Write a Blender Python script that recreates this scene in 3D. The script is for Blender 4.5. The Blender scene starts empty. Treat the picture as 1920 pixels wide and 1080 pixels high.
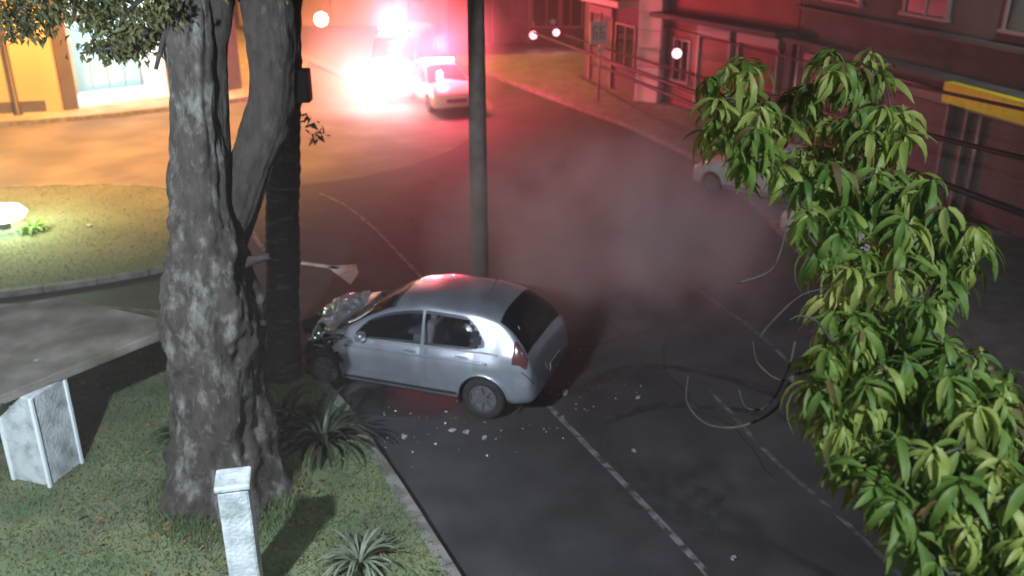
import bpy, bmesh, math, random
import numpy as np
from mathutils import Vector, Matrix, noise
R = math.radians
random.seed(7)
sc = bpy.context.scene
C = sc.collection
# ------------------------------------------------------------------ camera
F, PITCH, H = 1750.0, R(23), 7.0
cam = bpy.data.cameras.new('security_camera'); camo = bpy.data.objects.new('security_camera', cam); C.objects.link(camo)
cam.sensor_width = 36; cam.lens = 36*F/1920; cam.clip_start = .05; cam.clip_end = 600
camo.location = (0, 0, H); camo.rotation_euler = (R(90)-PITCH, 0, 0)
cam.dof.use_dof = True; cam.dof.focus_distance = 8.0; cam.dof.aperture_fstop = 1.0
sc.camera = camo
# ------------------------------------------------------------------ sky, moon, exposure
w = bpy.data.worlds.new('World'); sc.world = w; w.use_nodes = True
nt = w.node_tree; bg = nt.nodes['Background']; sk = nt.nodes.new('ShaderNodeTexSky')
sk.sky_type = 'NISHITA'; sk.sun_disc = False; sk.sun_elevation = R(38); sk.sun_rotation = R(215)
nt.links.new(sk.outputs[0], bg.inputs[0]); bg.inputs[1].default_value = .0011
sl = bpy.data.lights.new('moon', 'SUN'); sl.energy = .035; sl.angle = R(.6); sl.color = (.8, .88, 1)
so = bpy.data.objects.new('moon', sl); C.objects.link(so)
so.rotation_euler = (R(52), 0, R(-35))
sc.view_settings.view_transform = 'Standard'; sc.view_settings.look = 'None'
sc.view_settings.exposure = 0; sc.view_settings.gamma = 1; sc.view_settings.use_curve_mapping = False
sc.cycles.use_denoising = True
sc.cycles.volume_step_rate = 2.0; sc.cycles.volume_max_steps = 128
sc.cycles.max_bounces = 5; sc.cycles.volume_bounces = 1; sc.cycles.transparent_max_bounces = 10
sc.cycles.sample_clamp_indirect = 4

# ------------------------------------------------------------------ helpers
cp, sp = math.cos(PITCH), math.sin(PITCH)
def ray(px, py):
    a = (px-960)/F; b = (py-540)/F
    return Vector((a, cp - b*sp, -sp - b*cp))
def at(px, py, z=0.0):
    d = ray(px, py); t = (z-H)/d.z
    return Vector((0, 0, H)) + d*t
def PD(px, py, dep):
    return Vector((0, 0, H)) + ray(px, py)*dep
def PY(px, py, Y):
    d = ray(px, py); return Vector((0, 0, H)) + d*(Y/d.y)

def tag(o, label=None, cat=None, group=None, kind=None):
    if label: o['label'] = label
    if cat: o['category'] = cat
    if group: o['group'] = group
    if kind: o['kind'] = kind
    return o
def empty(name, loc=(0, 0, 0), rz=0, label=None, cat=None, group=None):
    o = bpy.data.objects.new(name, None); C.objects.link(o)
    o.location = loc; o.rotation_euler = (0, 0, rz); o.empty_display_size = .2
    return tag(o, label, cat, group)
def link(name, me, mat, parent=None, smooth=False):
    if mat is not None and len(me.materials) == 0: me.materials.append(mat)
    if smooth:
        me.polygons.foreach_set('use_smooth', [True]*len(me.polygons))
    o = bpy.data.objects.new(name, me); C.objects.link(o)
    if parent is not None: o.parent = parent
    return o
class MB:
    def __init__(s): s.v = []; s.f = []
    def add(s, v, f):
        n = len(s.v); s.v += [tuple(x) for x in v]; s.f += [tuple(i+n for i in g) for g in f]; return s
    def box(s, a, b, M=None):
        x0, y0, z0 = a; x1, y1, z1 = b
        v = [Vector(p) for p in ((x0,y0,z0),(x1,y0,z0),(x1,y1,z0),(x0,y1,z0),(x0,y0,z1),(x1,y0,z1),(x1,y1,z1),(x0,y1,z1))]
        if M is not None: v = [M @ p for p in v]
        return s.add(v, [(0,3,2,1),(4,5,6,7),(0,1,5,4),(1,2,6,5),(2,3,7,6),(3,0,4,7)])
    def tube(s, pts, rad, n=10, cap=True):
        pts = [Vector(p) for p in pts]
        if not hasattr(rad, '__len__'): rad = [rad]*len(pts)
        up = Vector((0, 0, 1)); base = len(s.v); rings = []
        pu = None
        for i, p in enumerate(pts):
            t = (pts[min(i+1, len(pts)-1)] - pts[max(i-1, 0)]).normalized()
            if pu is None:
                a = t.cross(up); 
                if a.length < .1: a = t.cross(Vector((0, 1, 0)))
            else: a = pu - t*pu.dot(t)
            a.normalize(); pu = a; b = t.cross(a)
            for k in range(n):
                th = 2*math.pi*k/n
                s.v.append(tuple(p + (a*math.cos(th)+b*math.sin(th))*rad[i]))
        for i in range(len(pts)-1):
            for k in range(n):
                k2 = (k+1) % n
                s.f.append((base+i*n+k, base+i*n+k2, base+(i+1)*n+k2, base+(i+1)*n+k))
        if cap:
            s.f.append(tuple(base+k for k in range(n))); s.f.append(tuple(base+(len(pts)-1)*n+k for k in reversed(range(n))))
        return s
    def prism(s, poly, z0, z1):
        n = len(poly); v = [(p[0], p[1], z0) for p in poly] + [(p[0], p[1], z1) for p in poly]
        f = [tuple(range(n-1, -1, -1)), tuple(range(n, 2*n))] + [(i, (i+1) % n, n+(i+1) % n, n+i) for i in range(n)]
        return s.add(v, f)
    def lathe(s, prof, n=16, M=None):
        b = len(s.v)
        for (r, z) in prof:
            for k in range(n):
                p = Vector((r*math.cos(2*math.pi*k/n), r*math.sin(2*math.pi*k/n), z))
                s.v.append(tuple(M @ p if M is not None else p))
        for i in range(len(prof)-1):
            for k in range(n):
                k2 = (k+1) % n; s.f.append((b+i*n+k, b+i*n+k2, b+(i+1)*n+k2, b+(i+1)*n+k))
        return s
    def mesh(s, name='mesh', fix=True):
        me = bpy.data.meshes.new(name); me.from_pydata(s.v, [], s.f)
        if fix:
            bm = bmesh.new(); bm.from_mesh(me); bmesh.ops.recalc_face_normals(bm, faces=bm.faces); bm.to_mesh(me); bm.free()
        me.update(); return me
    def build(s, name, mat, parent=None, smooth=False, fix=True, bevel=0):
        o = link(name, s.mesh(name, fix), mat, parent, smooth)
        if bevel:
            m = o.modifiers.new('bevel', 'BEVEL'); m.width = bevel; m.segments = 2; m.limit_method = 'ANGLE'
        return o
def children(o): return [c for c in bpy.data.objects if c.parent == o]
def copy_tree(o, parent=None):
    c = o.copy(); C.objects.link(c); c.parent = parent
    for ch in children(o): copy_tree(ch, c)
    return c

# ------------------------------------------------------------------ materials
def mat(name, col, rough=.8, metal=0, col2=None, scale=4, detail=6, bump=0, bscale=None, lo=.35, hi=.65, coat=0, spec=.5, stretch=None, dirt=None):
    m = bpy.data.materials.new(name); m.use_nodes = True; t = m.node_tree; b = t.nodes['Principled BSDF']
    b.inputs['Base Color'].default_value = (*col, 1); b.inputs['Roughness'].default_value = rough
    b.inputs['Metallic'].default_value = metal; b.inputs['Coat Weight'].default_value = coat
    b.inputs['Specular IOR Level'].default_value = spec
    tc = t.nodes.new('ShaderNodeTexCoord'); src = tc.outputs['Object']
    if stretch:
        mp = t.nodes.new('ShaderNodeMapping'); mp.inputs['Scale'].default_value = stretch; t.links.new(src, mp.inputs[0]); src = mp.outputs[0]
    if col2:
        n = t.nodes.new('ShaderNodeTexNoise'); n.inputs['Scale'].default_value = scale; n.inputs['Detail'].default_value = detail
        t.links.new(src, n.inputs['Vector'])
        r = t.nodes.new('ShaderNodeValToRGB'); r.color_ramp.elements[0].position = lo; r.color_ramp.elements[1].position = hi
        r.color_ramp.elements[0].color = (*col, 1); r.color_ramp.elements[1].color = (*col2, 1)
        t.links.new(n.outputs[0], r.inputs[0]); out = r.outputs[0]
        if dirt:
            n3 = t.nodes.new('ShaderNodeTexNoise'); n3.inputs['Scale'].default_value = dirt[1]; n3.inputs['Detail'].default_value = 4
            t.links.new(tc.outputs['Object'], n3.inputs['Vector'])
            r3 = t.nodes.new('ShaderNodeMapRange'); r3.inputs[1].default_value = .45; r3.inputs[2].default_value = .7; r3.inputs[4].default_value = dirt[2]
            t.links.new(n3.outputs[0], r3.inputs[0])
            mx = t.nodes.new('ShaderNodeMix'); mx.data_type = 'RGBA'; t.links.new(r3.outputs[0], mx.inputs[0])
            t.links.new(out, mx.inputs[6]); mx.inputs[7].default_value = (*dirt[0], 1); out = mx.outputs[2]
        t.links.new(out, b.inputs['Base Color'])
    if bump:
        n2 = t.nodes.new('ShaderNodeTexNoise'); n2.inputs['Scale'].default_value = bscale or scale*4; n2.inputs['Detail'].default_value = 8
        t.links.new(src, n2.inputs['Vector'])
        bp = t.nodes.new('ShaderNodeBump'); bp.inputs['Strength'].default_value = bump; bp.inputs['Distance'].default_value = .03
        t.links.new(n2.outputs[0], bp.inputs['Height']); t.links.new(bp.outputs[0], b.inputs['Normal'])
    return m
def emis(name, col, s):
    m = bpy.data.materials.new(name); m.use_nodes = True; b = m.node_tree.nodes['Principled BSDF']
    b.inputs['Base Color'].default_value = (.8, .8, .8, 1); b.inputs['Emission Color'].default_value = (*col, 1); b.inputs['Emission Strength'].default_value = s
    return m
def leafmat(name, c1, c2, scale=3, rough=.42):
    m = mat(name, c1, rough, col2=c2, scale=scale, detail=2, lo=.3, hi=.7)
    t = m.node_tree; b = t.nodes['Principled BSDF']; tr = t.nodes.new('ShaderNodeBsdfTranslucent')
    tr.inputs[0].default_value = (c2[0]*1.3, c2[1]*1.4, c2[2], 1)
    mx = t.nodes.new('ShaderNodeMixShader'); mx.inputs[0].default_value = .35
    out = [n for n in t.nodes if n.type == 'OUTPUT_MATERIAL'][0]
    t.links.new(b.outputs[0], mx.inputs[1]); t.links.new(tr.outputs[0], mx.inputs[2]); t.links.new(mx.outputs[0], out.inputs[0])
    return m
M = {}
M['asphalt'] = mat('asphalt', (.022, .020, .023), .8, col2=(.044, .040, .044), scale=1.3, detail=12, bump=.25, bscale=40, dirt=((.022, .02, .02), .35, .6))
M['grass'] = mat('lawn', (.07, .105, .05), .95, col2=(.14, .165, .085), scale=1.6, detail=10, bump=.5, bscale=25, dirt=((.11, .10, .075), .9, .5))
M['blade'] = mat('grass_blade', (.05, .09, .03), .8, col2=(.11, .13, .05), scale=2)
M['pave'] = mat('pavement', (.10, .095, .085), .85, col2=(.17, .16, .145), scale=3, detail=9, bump=.2, bscale=30, dirt=((.08, .07, .06), .8, .6))
M['kerb'] = mat('kerb_concrete', (.09, .085, .078), .85, col2=(.2, .19, .175), scale=5, bump=.3)
M['paint'] = mat('road_paint', (.035, .033, .033), .75, col2=(.19, .175, .18), scale=7, lo=.38, hi=.6)
M['paint_faint'] = mat('worn_road_paint', (.035, .033, .034), .7, col2=(.12, .115, .11), scale=6, lo=.42, hi=.62)
M['paint_arrow'] = mat('arrow_paint', (.5, .45, .43), .7, col2=(.75, .7, .68), scale=6)
M['concrete'] = mat('slab_concrete', (.12, .112, .095), .85, col2=(.26, .245, .215), scale=1.9, detail=12, bump=.35, bscale=30, dirt=((.07, .075, .04), 1.3, .8))
M['whitewash'] = mat('whitewash', (.50, .55, .57), .75, col2=(.18, .22, .22), scale=4, detail=12, lo=.42, hi=.72, bump=.5, bscale=25)
M['orange_wall'] = mat('ochre_plaster', (.46, .37, .22), .85, col2=(.54, .44, .28), scale=1, dirt=((.35, .22, .1), .5, .5))
M['grey_wall'] = mat('grey_plaster', (.075, .07, .06), .9, col2=(.13, .12, .105), scale=1.2, dirt=((.09, .08, .07), .6, .6), bump=.1)
M['dark_wall'] = mat('dark_plaster', (.06, .05, .048), .85, col2=(.09, .08, .075), scale=1.2)
M['red_wall'] = mat('red_painted_wall', (.17, .06, .045), .8, col2=(.22, .08, .06), scale=1.5, dirt=((.2, .05, .04), .8, .5))
M['pink_wall'] = mat('pinkish_plaster', (.45, .33, .28), .8, col2=(.55, .42, .36), scale=1.5)
M['beige'] = mat('beige_canvas', (.42, .36, .29), .8, col2=(.5, .44, .36), scale=2)
M['shutter'] = mat('steel_shutter', (.09, .084, .078), .6, metal=.2, col2=(.13, .125, .115), scale=3)
M['shutter_o'] = mat('painted_shutter', (.55, .36, .22), .5, col2=(.6, .42, .28), scale=3)
M['white_panel'] = mat('white_panel', (.72, .78, .8), .6, col2=(.6, .7, .74), scale=2)
M['yellow'] = mat('yellow_sign_paint', (.80, .68, .02), .5, col2=(.66, .54, .02), scale=5)
M['dark_metal'] = mat('dark_metal', (.035, .033, .035), .5, metal=.4)
M['lite_metal'] = mat('galvanised', (.4, .39, .38), .5, metal=.5, col2=(.3, .29, .28), scale=8)
M['frame'] = mat('window_frame', (.22, .19, .17), .6)
M['sign'] = mat('sign_white', (.75, .72, .7), .5, col2=(.55, .5, .5), scale=14)
M['signblack'] = mat('sign_black', (.04, .04, .04), .5)
M['pole'] = mat('pole_concrete', (.085, .065, .058), .85, col2=(.14, .11, .10), scale=5, bump=.2)
M['cable'] = mat('cable_black', (.012, .012, .012), .6)
M['rubber'] = mat('tyre_rubber', (.012, .012, .013), .85, col2=(.02, .02, .02), scale=8)
M['rim'] = mat('wheel_rim', (.22, .22, .23), .4, metal=.7)
M['plastic'] = mat('black_plastic', (.02, .02, .022), .5)
M['silver'] = mat('silver_paint', (.60, .65, .75), .30, metal=.8, coat=1, col2=(.54, .59, .69), scale=3, dirt=((.15, .14, .14), 2.5, .25))
M['whitecar'] = mat('white_car_paint', (.55, .52, .50), .35, coat=.4, col2=(.48, .45, .43), scale=2)
M['palecar'] = mat('cream_car_paint', (.7, .66, .5), .3, coat=.4)
M['seat'] = mat('seat_cloth', (.42, .44, .47), .9)
M['lamp_lens'] = mat('lamp_lens', (.62, .62, .64), .15, coat=.5)
M['red_lens'] = mat('red_lens', (.10, .035, .04), .2, coat=.5)
M['debris'] = mat('broken_plastic', (.34, .33, .33), .5, col2=(.16, .16, .17), scale=6)
def glass(name, col, alpha):
    m = bpy.data.materials.new(name); m.use_nodes = True; t = m.node_tree; b = t.nodes['Principled BSDF']
    b.inputs['Base Color'].default_value = (*col, 1); b.inputs['Roughness'].default_value = .06; b.inputs['Alpha'].default_value = alpha
    return m
M['glass'] = glass('tinted_glass', (.008, .009, .012), .55)
M['rear_glass'] = glass('dark_rear_glass', (.006, .006, .009), .93)
M['pane'] = glass('window_pane', (.02, .02, .022), 1)
M['leaf'] = leafmat('long_leaf', (.055, .14, .022), (.21, .31, .06), 4.5, .55)
M['leaf_young'] = leafmat('young_leaf', (.22, .32, .05), (.42, .46, .14), 3, .5)
M['leaf_dry'] = leafmat('dry_leaf', (.10, .07, .025), (.24, .17, .06), 5, .7)
M['leaf2'] = leafmat('small_leaf', (.05, .06, .02), (.12, .13, .04), 2, .6)
M['frond'] = leafmat('frond', (.022, .028, .018), (.06, .07, .045), 3, .45)
M['frond_pale'] = leafmat('pale_frond', (.09, .11, .08), (.25, .28, .22), 5, .5)
M['twig'] = mat('twig_bark', (.055, .043, .036), .85, col2=(.10, .085, .07), scale=10)
def barkmat(name, dark, mid, pale, lo, hi, ring=False):
    m = bpy.data.materials.new(name); m.use_nodes = True; t = m.node_tree; b = t.nodes['Principled BSDF']; b.inputs['Roughness'].default_value = .9
    tc = t.nodes.new('ShaderNodeTexCoord'); mp = t.nodes.new('ShaderNodeMapping'); mp.inputs['Scale'].default_value = (1, 1, .5) if not ring else (1, 1, 5)
    t.links.new(tc.outputs['Object'], mp.inputs[0])
    n1 = t.nodes.new('ShaderNodeTexNoise'); n1.inputs['Scale'].default_value = 9 if not ring else 2; n1.inputs['Detail'].default_value = 10; n1.inputs['Roughness'].default_value = .7
    t.links.new(mp.outputs[0], n1.inputs['Vector'])
    r1 = t.nodes.new('ShaderNodeValToRGB'); r1.color_ramp.elements[0].position = .35; r1.color_ramp.elements[1].position = .65
    r1.color_ramp.elements[0].color = (*dark, 1); r1.color_ramp.elements[1].color = (*mid, 1); t.links.new(n1.outputs[0], r1.inputs[0])
    n2 = t.nodes.new('ShaderNodeTexNoise'); n2.inputs['Scale'].default_value = 5 if not ring else 3; n2.inputs['Detail'].default_value = 9; n2.inputs['Roughness'].default_value = .72
    t.links.new(mp.outputs[0], n2.inputs['Vector'])
    mr = t.nodes.new('ShaderNodeMapRange'); mr.inputs[1].default_value = lo; mr.inputs[2].default_value = hi; t.links.new(n2.outputs[0], mr.inputs[0])
    mx = t.nodes.new('ShaderNodeMix'); mx.data_type = 'RGBA'; t.links.new(mr.outputs[0], mx.inputs[0]); t.links.new(r1.outputs[0], mx.inputs[6]); mx.inputs[7].default_value = (*pale, 1)
    t.links.new(mx.outputs[2], b.inputs['Base Color'])
    bp = t.nodes.new('ShaderNodeBump'); bp.inputs['Strength'].default_value = .9; bp.inputs['Distance'].default_value = .04
    t.links.new(n1.outputs[0], bp.inputs['Height']); t.links.new(bp.outputs[0], b.inputs['Normal'])
    return m
M['bark'] = barkmat('lichen_bark', (.017, .014, .012), (.058, .048, .040), (.15, .15, .14), .50, .66)
M['bark_dark'] = barkmat('dark_bark', (.018, .014, .014), (.042, .033, .032), (.12, .115, .12), .54, .70, True)
M['bark_limb'] = barkmat('limb_bark', (.015, .012, .010), (.042, .032, .027), (.09, .085, .08), .56, .72)

# ------------------------------------------------------------------ lights (each inside a lamp that is built)
def spot(name, loc, target, e, col, size=R(120), blend=.6, r=.1, parent=None):
    l = bpy.data.lights.new(name, 'SPOT'); l.energy = e; l.color = col; l.spot_size = size; l.spot_blend = blend; l.shadow_soft_size = r
    o = bpy.data.objects.new(name, l); C.objects.link(o); o.location = loc
    o.rotation_euler = (Vector(target)-Vector(loc)).to_track_quat('-Z', 'Y').to_euler(); return o
def point(name, loc, e, col, r=.1):
    l = bpy.data.lights.new(name, 'POINT'); l.energy = e; l.color = col; l.shadow_soft_size = r
    o = bpy.data.objects.new(name, l); C.objects.link(o); o.location = loc; return o
SODIUM = (1, .42, .085); LED = (.80, .90, 1.0); REDL = (1, .06, .14)
def street_lamp(base, h, arm, col, e, label, group, emit=40, polemat='lite_metal', size=R(140), aim=None):
    base = Vector(base); t = empty('street_lamp', base, 0, label, 'street lamp', group)
    arm = Vector(arm)
    MB().lathe([(0, 0), (.16, 0), (.16, .05), (.09, .07), (.085, h*.5), (.06, h), (0, h)], 14).build('pole', M[polemat], t, True)
    tip = Vector((arm.x, arm.y, h+.35))
    MB().tube([(0, 0, h-.3), (arm.x*.3, arm.y*.3, h+.15), (arm.x*.7, arm.y*.7, h+.32), tip], .035, 8).build('arm', M[polemat], t, True)
    ang = math.atan2(arm.y, arm.x); Mx = Matrix.Translation(tip) @ Matrix.Rotation(ang, 4, 'Z')
    MB().box((-.1, -.15, -.03), (.6, .15, .09), Mx).build('lamp_head', M['dark_metal'], t, bevel=.03)
    MB().box((0, -.11, -.05), (.52, .11, -.033), Mx).build('lamp_lens', emis('lamp_glow', col, emit), t)
    lp = base + tip + Vector((math.cos(ang)*.26, math.sin(ang)*.26, -.12))
    spot('street_lamp_light', lp, aim or lp - Vector((0, 0, 1)), e, col, size, .5, .12)
    return t

# ------------------------------------------------------------------ ground, roads, kerbs
MB().box((-150, -40, -.5), (150, 300, 0)).build('road', M['asphalt'], fix=True)['kind'] = 'structure'
def smooth_line(pts, n=6):
    pts = [Vector((p[0], p[1])) for p in pts]; out = []
    for i in range(len(pts)-1):
        p0 = pts[max(i-1, 0)]; p1 = pts[i]; p2 = pts[i+1]; p3 = pts[min(i+2, len(pts)-1)]
        for k in range(n):
            t = k/n
            out.append(.5*((2*p1)+(-p0+p2)*t+(2*p0-5*p1+4*p2-p3)*t*t+(-p0+3*p1-3*p2+p3)*t**3))
    out.append(pts[-1]); return out
def ribbon(pts, wd, z0, z1):
    mb = MB(); n = len(pts); L = []; Rr = []
    for i, p in enumerate(pts):
        t = (pts[min(i+1, n-1)]-pts[max(i-1, 0)]).normalized(); nn = Vector((-t.y, t.x))
        L.append(p+nn*wd/2); Rr.append(p-nn*wd/2)
    for i in range(n):
        for q in (L[i], Rr[i]):
            mb.v += [(q.x, q.y, z0), (q.x, q.y, z1)]
    for i in range(n-1):
        a = i*4; b = a+4
        mb.f += [(a+1, a+3, b+3, b+1), (a, a+1, b+1, b), (a+3, a+2, b+2, b+3)]
    mb.f += [(0, 2, 3, 1), (n*4-4, n*4-3, n*4-1, n*4-2)]
    return mb
def g(*pp): return [at(x, y) for x, y in pp]
def kerb_stones(name, line, wd, z, maxd=16):
    """kerb as separate stones near the camera, one run further away"""
    ln = [0]
    for i in range(1, len(line)): ln.append(ln[-1]+(line[i]-line[i-1]).length)
    def pos(s):
        s = max(0, min(ln[-1], s))
        for i in range(1, len(ln)):
            if s <= ln[i]:
                f = (s-ln[i-1])/max(1e-6, ln[i]-ln[i-1]); return line[i-1].lerp(line[i], f)
        return line[-1]
    s = 0; st = []
    while s < ln[-1]-.1:
        e = min(s+.95, ln[-1]); a, b = pos(s+.012), pos(e-.012)
        t = (b-a).normalized(); nn = Vector((-t.y, t.x))*wd/2; zz = z+random.uniform(-.008, .008)
        mb = MB().prism([a-nn, b-nn, b+nn, a+nn], -.05, zz); st.append((mb, (a+b)/2)); s = e
    return st
# near plaza (lawn) lower left
plaza_edge = smooth_line(g((900, 1180), (835, 1070), (785, 990), (715, 880), (640, 770), (560, 685), (470, 630), (380, 606), (290, 596), (120, 585), (-120, 590), (-420, 615)))
mb = MB(); poly = [(p.x, p.y) for p in plaza_edge] + [(-14, 2), (-14, -6), (-1, -6), (.2, 4.5)]
mb.prism(poly, -.1, .11)
plaza = mb.build('lawn', M['grass']); plaza['kind'] = 'structure'
for mbk, c in kerb_stones('k', plaza_edge, .16, .125):
    o = mbk.build('kerb_stone', M['kerb'], plaza)
# lawn island beyond the path
isl = smooth_line(g((-500, 660), (-200, 590), (0, 556), (130, 540), (290, 512), (370, 492), (405, 462), (408, 425), (385, 388), (330, 364), (290, 356), (200, 353), (0, 358), (-200, 366), (-500, 384)))
mb = MB().prism([(p.x, p.y) for p in isl], -.1, .10); island = mb.build('lawn_island', mat('olive_turf', (.115, .125, .07), .95, col2=(.15, .16, .09), scale=.8, detail=8, bump=.3, bscale=25)); island['kind'] = 'structure'
for mbk, c in kerb_stones('k', isl, .14, .115):
    if c.y < 40: mbk.build('kerb_stone', M['kerb'], island)
# left far pavement block
blk = smooth_line(g((-700, 262), (-300, 246), (0, 236), (150, 225), (310, 208), (440, 192), (520, 172), (565, 146), (572, 120), (540, 98), (470, 70), (400, 40)), 4)
far = at(300, 20)
mb = MB().prism([(p.x, p.y) for p in blk] + [(-26, 80), (-60, 80), (-60, 30)], -.1, .13); pl = mb.build('left_pavement', mat('pale_pavement', (.26, .24, .21), .85, col2=(.36, .34, .30), scale=3, dirt=((.15, .13, .11), .8, .6))); pl['kind'] = 'structure'
ribbon(blk, .18, 0, .14).build('kerb', M['kerb'], pl)
# median strip in the far avenue
med = smooth_line(g((520, 92), (560, 108), (610, 128), (650, 147), (690, 168)), 4)
mo = ribbon(med, .5, -.1, .14).build('median_strip', M['kerb']); mo['kind'] = 'structure'
# right pavement
rk = smooth_line(g((700, 80), (860, 122), (960, 158), (1080, 203), (1180, 240), (1270, 282), (1330, 318), (1400, 372), (1480, 452), (1560, 530), (1700, 690), (1850, 900), (2050, 1250)), 5)
mb = MB().prism([(p.x, p.y) for p in rk] + [(30, -5), (60, 60), (10, 110)], -.1, .12); rp = mb.build('right_pavement', M['pave']); rp['kind'] = 'structure'
for mbk, c in kerb_stones('k', [p for p in rk if p.y < 45], .17, .135):
    mbk.build('kerb_stone', M['kerb'], rp)
# paler side street and junction asphalt; sodium-lit zone and its edge painted in
ss = MB().prism([(p.x, p.y) for p in g((-700, 420), (-500, 372), (-200, 352), (300, 350), (480, 352), (580, 345), (680, 332), (770, 310), (850, 280), (905, 240), (925, 200), (900, 165), (820, 150), (720, 150), (640, 130), (560, 128), (480, 178), (310, 203), (0, 232), (-300, 242), (-700, 256))], 0, .0015).build('side_street_lit_zone', mat('lit_zone_asphalt', (.085, .076, .068), .8, col2=(.15, .135, .12), scale=.7, detail=10, bump=.2, bscale=30, dirt=((.05, .045, .04), .4, .6))); ss['kind'] = 'structure'
# painted lines
def line(pp, wd, name='lane_line', z=.004, m='paint'):
    o = ribbon(smooth_line(g(*pp)), wd, .0, z).build(name, M[m]); o['kind'] = 'structure'; return o
line([(598, 362), (650, 387), (705, 432), (780, 510), (870, 598), (960, 690), (1035, 768), (1120, 855), (1230, 970), (1330, 1080), (1420, 1190)], .085, 'lane_line')
line([(1140, 430), (1230, 490), (1340, 565), (1450, 650), (1540, 760), (1640, 900)], .07, 'lane_line', m='paint_faint')
line([(1330, 730), (1450, 860), (1570, 965), (1690, 1080)], .07, 'lane_line', m='paint_faint')
def sheet(name, pp, col, wd=None, sd=0):
    o = ribbon(smooth_line(g(*pp)), wd, 0, .0025).build(name, col); o['kind'] = 'structure'
skid = mat('skid_rubber', (.014, .013, .014), .6, col2=(.04, .038, .04), scale=5, lo=.4, hi=.62)
sheet('skid_mark', [(1500, 760), (1330, 700), (1180, 690), (1085, 735)], skid, .19)
sheet('skid_mark', [(1640, 820), (1420, 775), (1250, 760), (1130, 790)], skid, .17)
pt_ = MB().prism(g((1180, 860), (1360, 930), (1330, 1010), (1120, 925)), 0, .003).build('asphalt_patch', mat('patch_asphalt', (.018, .018, .02), .8, col2=(.035, .034, .036), scale=5, bump=.3)); pt_['kind'] = 'structure'
pt_ = MB().prism(g((930, 400), (1040, 395), (1080, 440), (950, 450)), 0, .003).build('asphalt_patch', mat('old_patch', (.05, .048, .05), .8, col2=(.075, .07, .072), scale=5, bump=.3)); pt_['kind'] = 'structure'
line([(432, 380), (462, 418), (495, 472)], .10, 'lane_line')
# painted arrow
a0, a1 = at(548, 491), at(636, 503)
mbx = ribbon([Vector((a0.x, a0.y)), Vector((a1.x, a1.y))], .13, 0, .005)
mbx.prism([at(612, 500), at(668, 496), at(672, 512), at(658, 534), at(640, 520)], 0, .005)
o = mbx.build('road_arrow', M['paint_arrow']); o['kind'] = 'structure'
# grass blades on the near lawn and the island: nobody could count them
def blades(name, poly, n, h, zb, label, ymax=60):
    xs = [p[0] for p in poly]; ys = [p[1] for p in poly]
    rng = np.random.default_rng(3); P = []
    pa = np.array(poly)
    while len(P) < n:
        q = np.column_stack([rng.uniform(min(xs), max(xs), n), rng.uniform(min(ys), min(max(ys), ymax), n)])
        ins = np.zeros(n, bool); j = len(pa)-1
        for i in range(len(pa)):
            c = (pa[i,1] > q[:,1]) != (pa[j,1] > q[:,1])
            with np.errstate(divide='ignore', invalid='ignore'):
                xx = (pa[j,0]-pa[i,0])*(q[:,1]-pa[i,1])/(pa[j,1]-pa[i,1])+pa[i,0]
            ins ^= c & (q[:,0] < xx); j = i
        P += list(q[ins])
    P = np.array(P[:n]); a = rng.uniform(0, 6.28, n); hh = h*rng.uniform(.4, 1.3, n); ww = .012
    dx, dy = np.cos(a)*ww, np.sin(a)*ww; l = rng.normal(0, .5, (n, 2))*hh[:, None]
    V = np.zeros((n*3, 3)); V[0::3] = np.column_stack([P[:,0]-dx, P[:,1]-dy, np.full(n, zb)]); V[1::3] = np.column_stack([P[:,0]+dx, P[:,1]+dy, np.full(n, zb)])
    V[2::3] = np.column_stack([P[:,0]+l[:,0], P[:,1]+l[:,1], zb+hh])
    me = bpy.data.meshes.new(name); me.from_pydata(V.tolist(), [], np.arange(n*3).reshape(-1, 3).tolist())
    o = link(name, me, M['blade']); tag(o, label, 'grass', kind='stuff'); return o
blades('grass', [(p.x, p.y) for p in plaza_edge if p.x > -7.5] + [(-7.5, 4), (.3, 4.5)], 60000, .05, .105, 'short worn grass of the near lawn around the big tree')
blades('grass', [(max(p.x, -14), p.y) for p in isl], 16000, .025, .095, 'short grass of the lit lawn island beyond the dark path')

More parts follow.
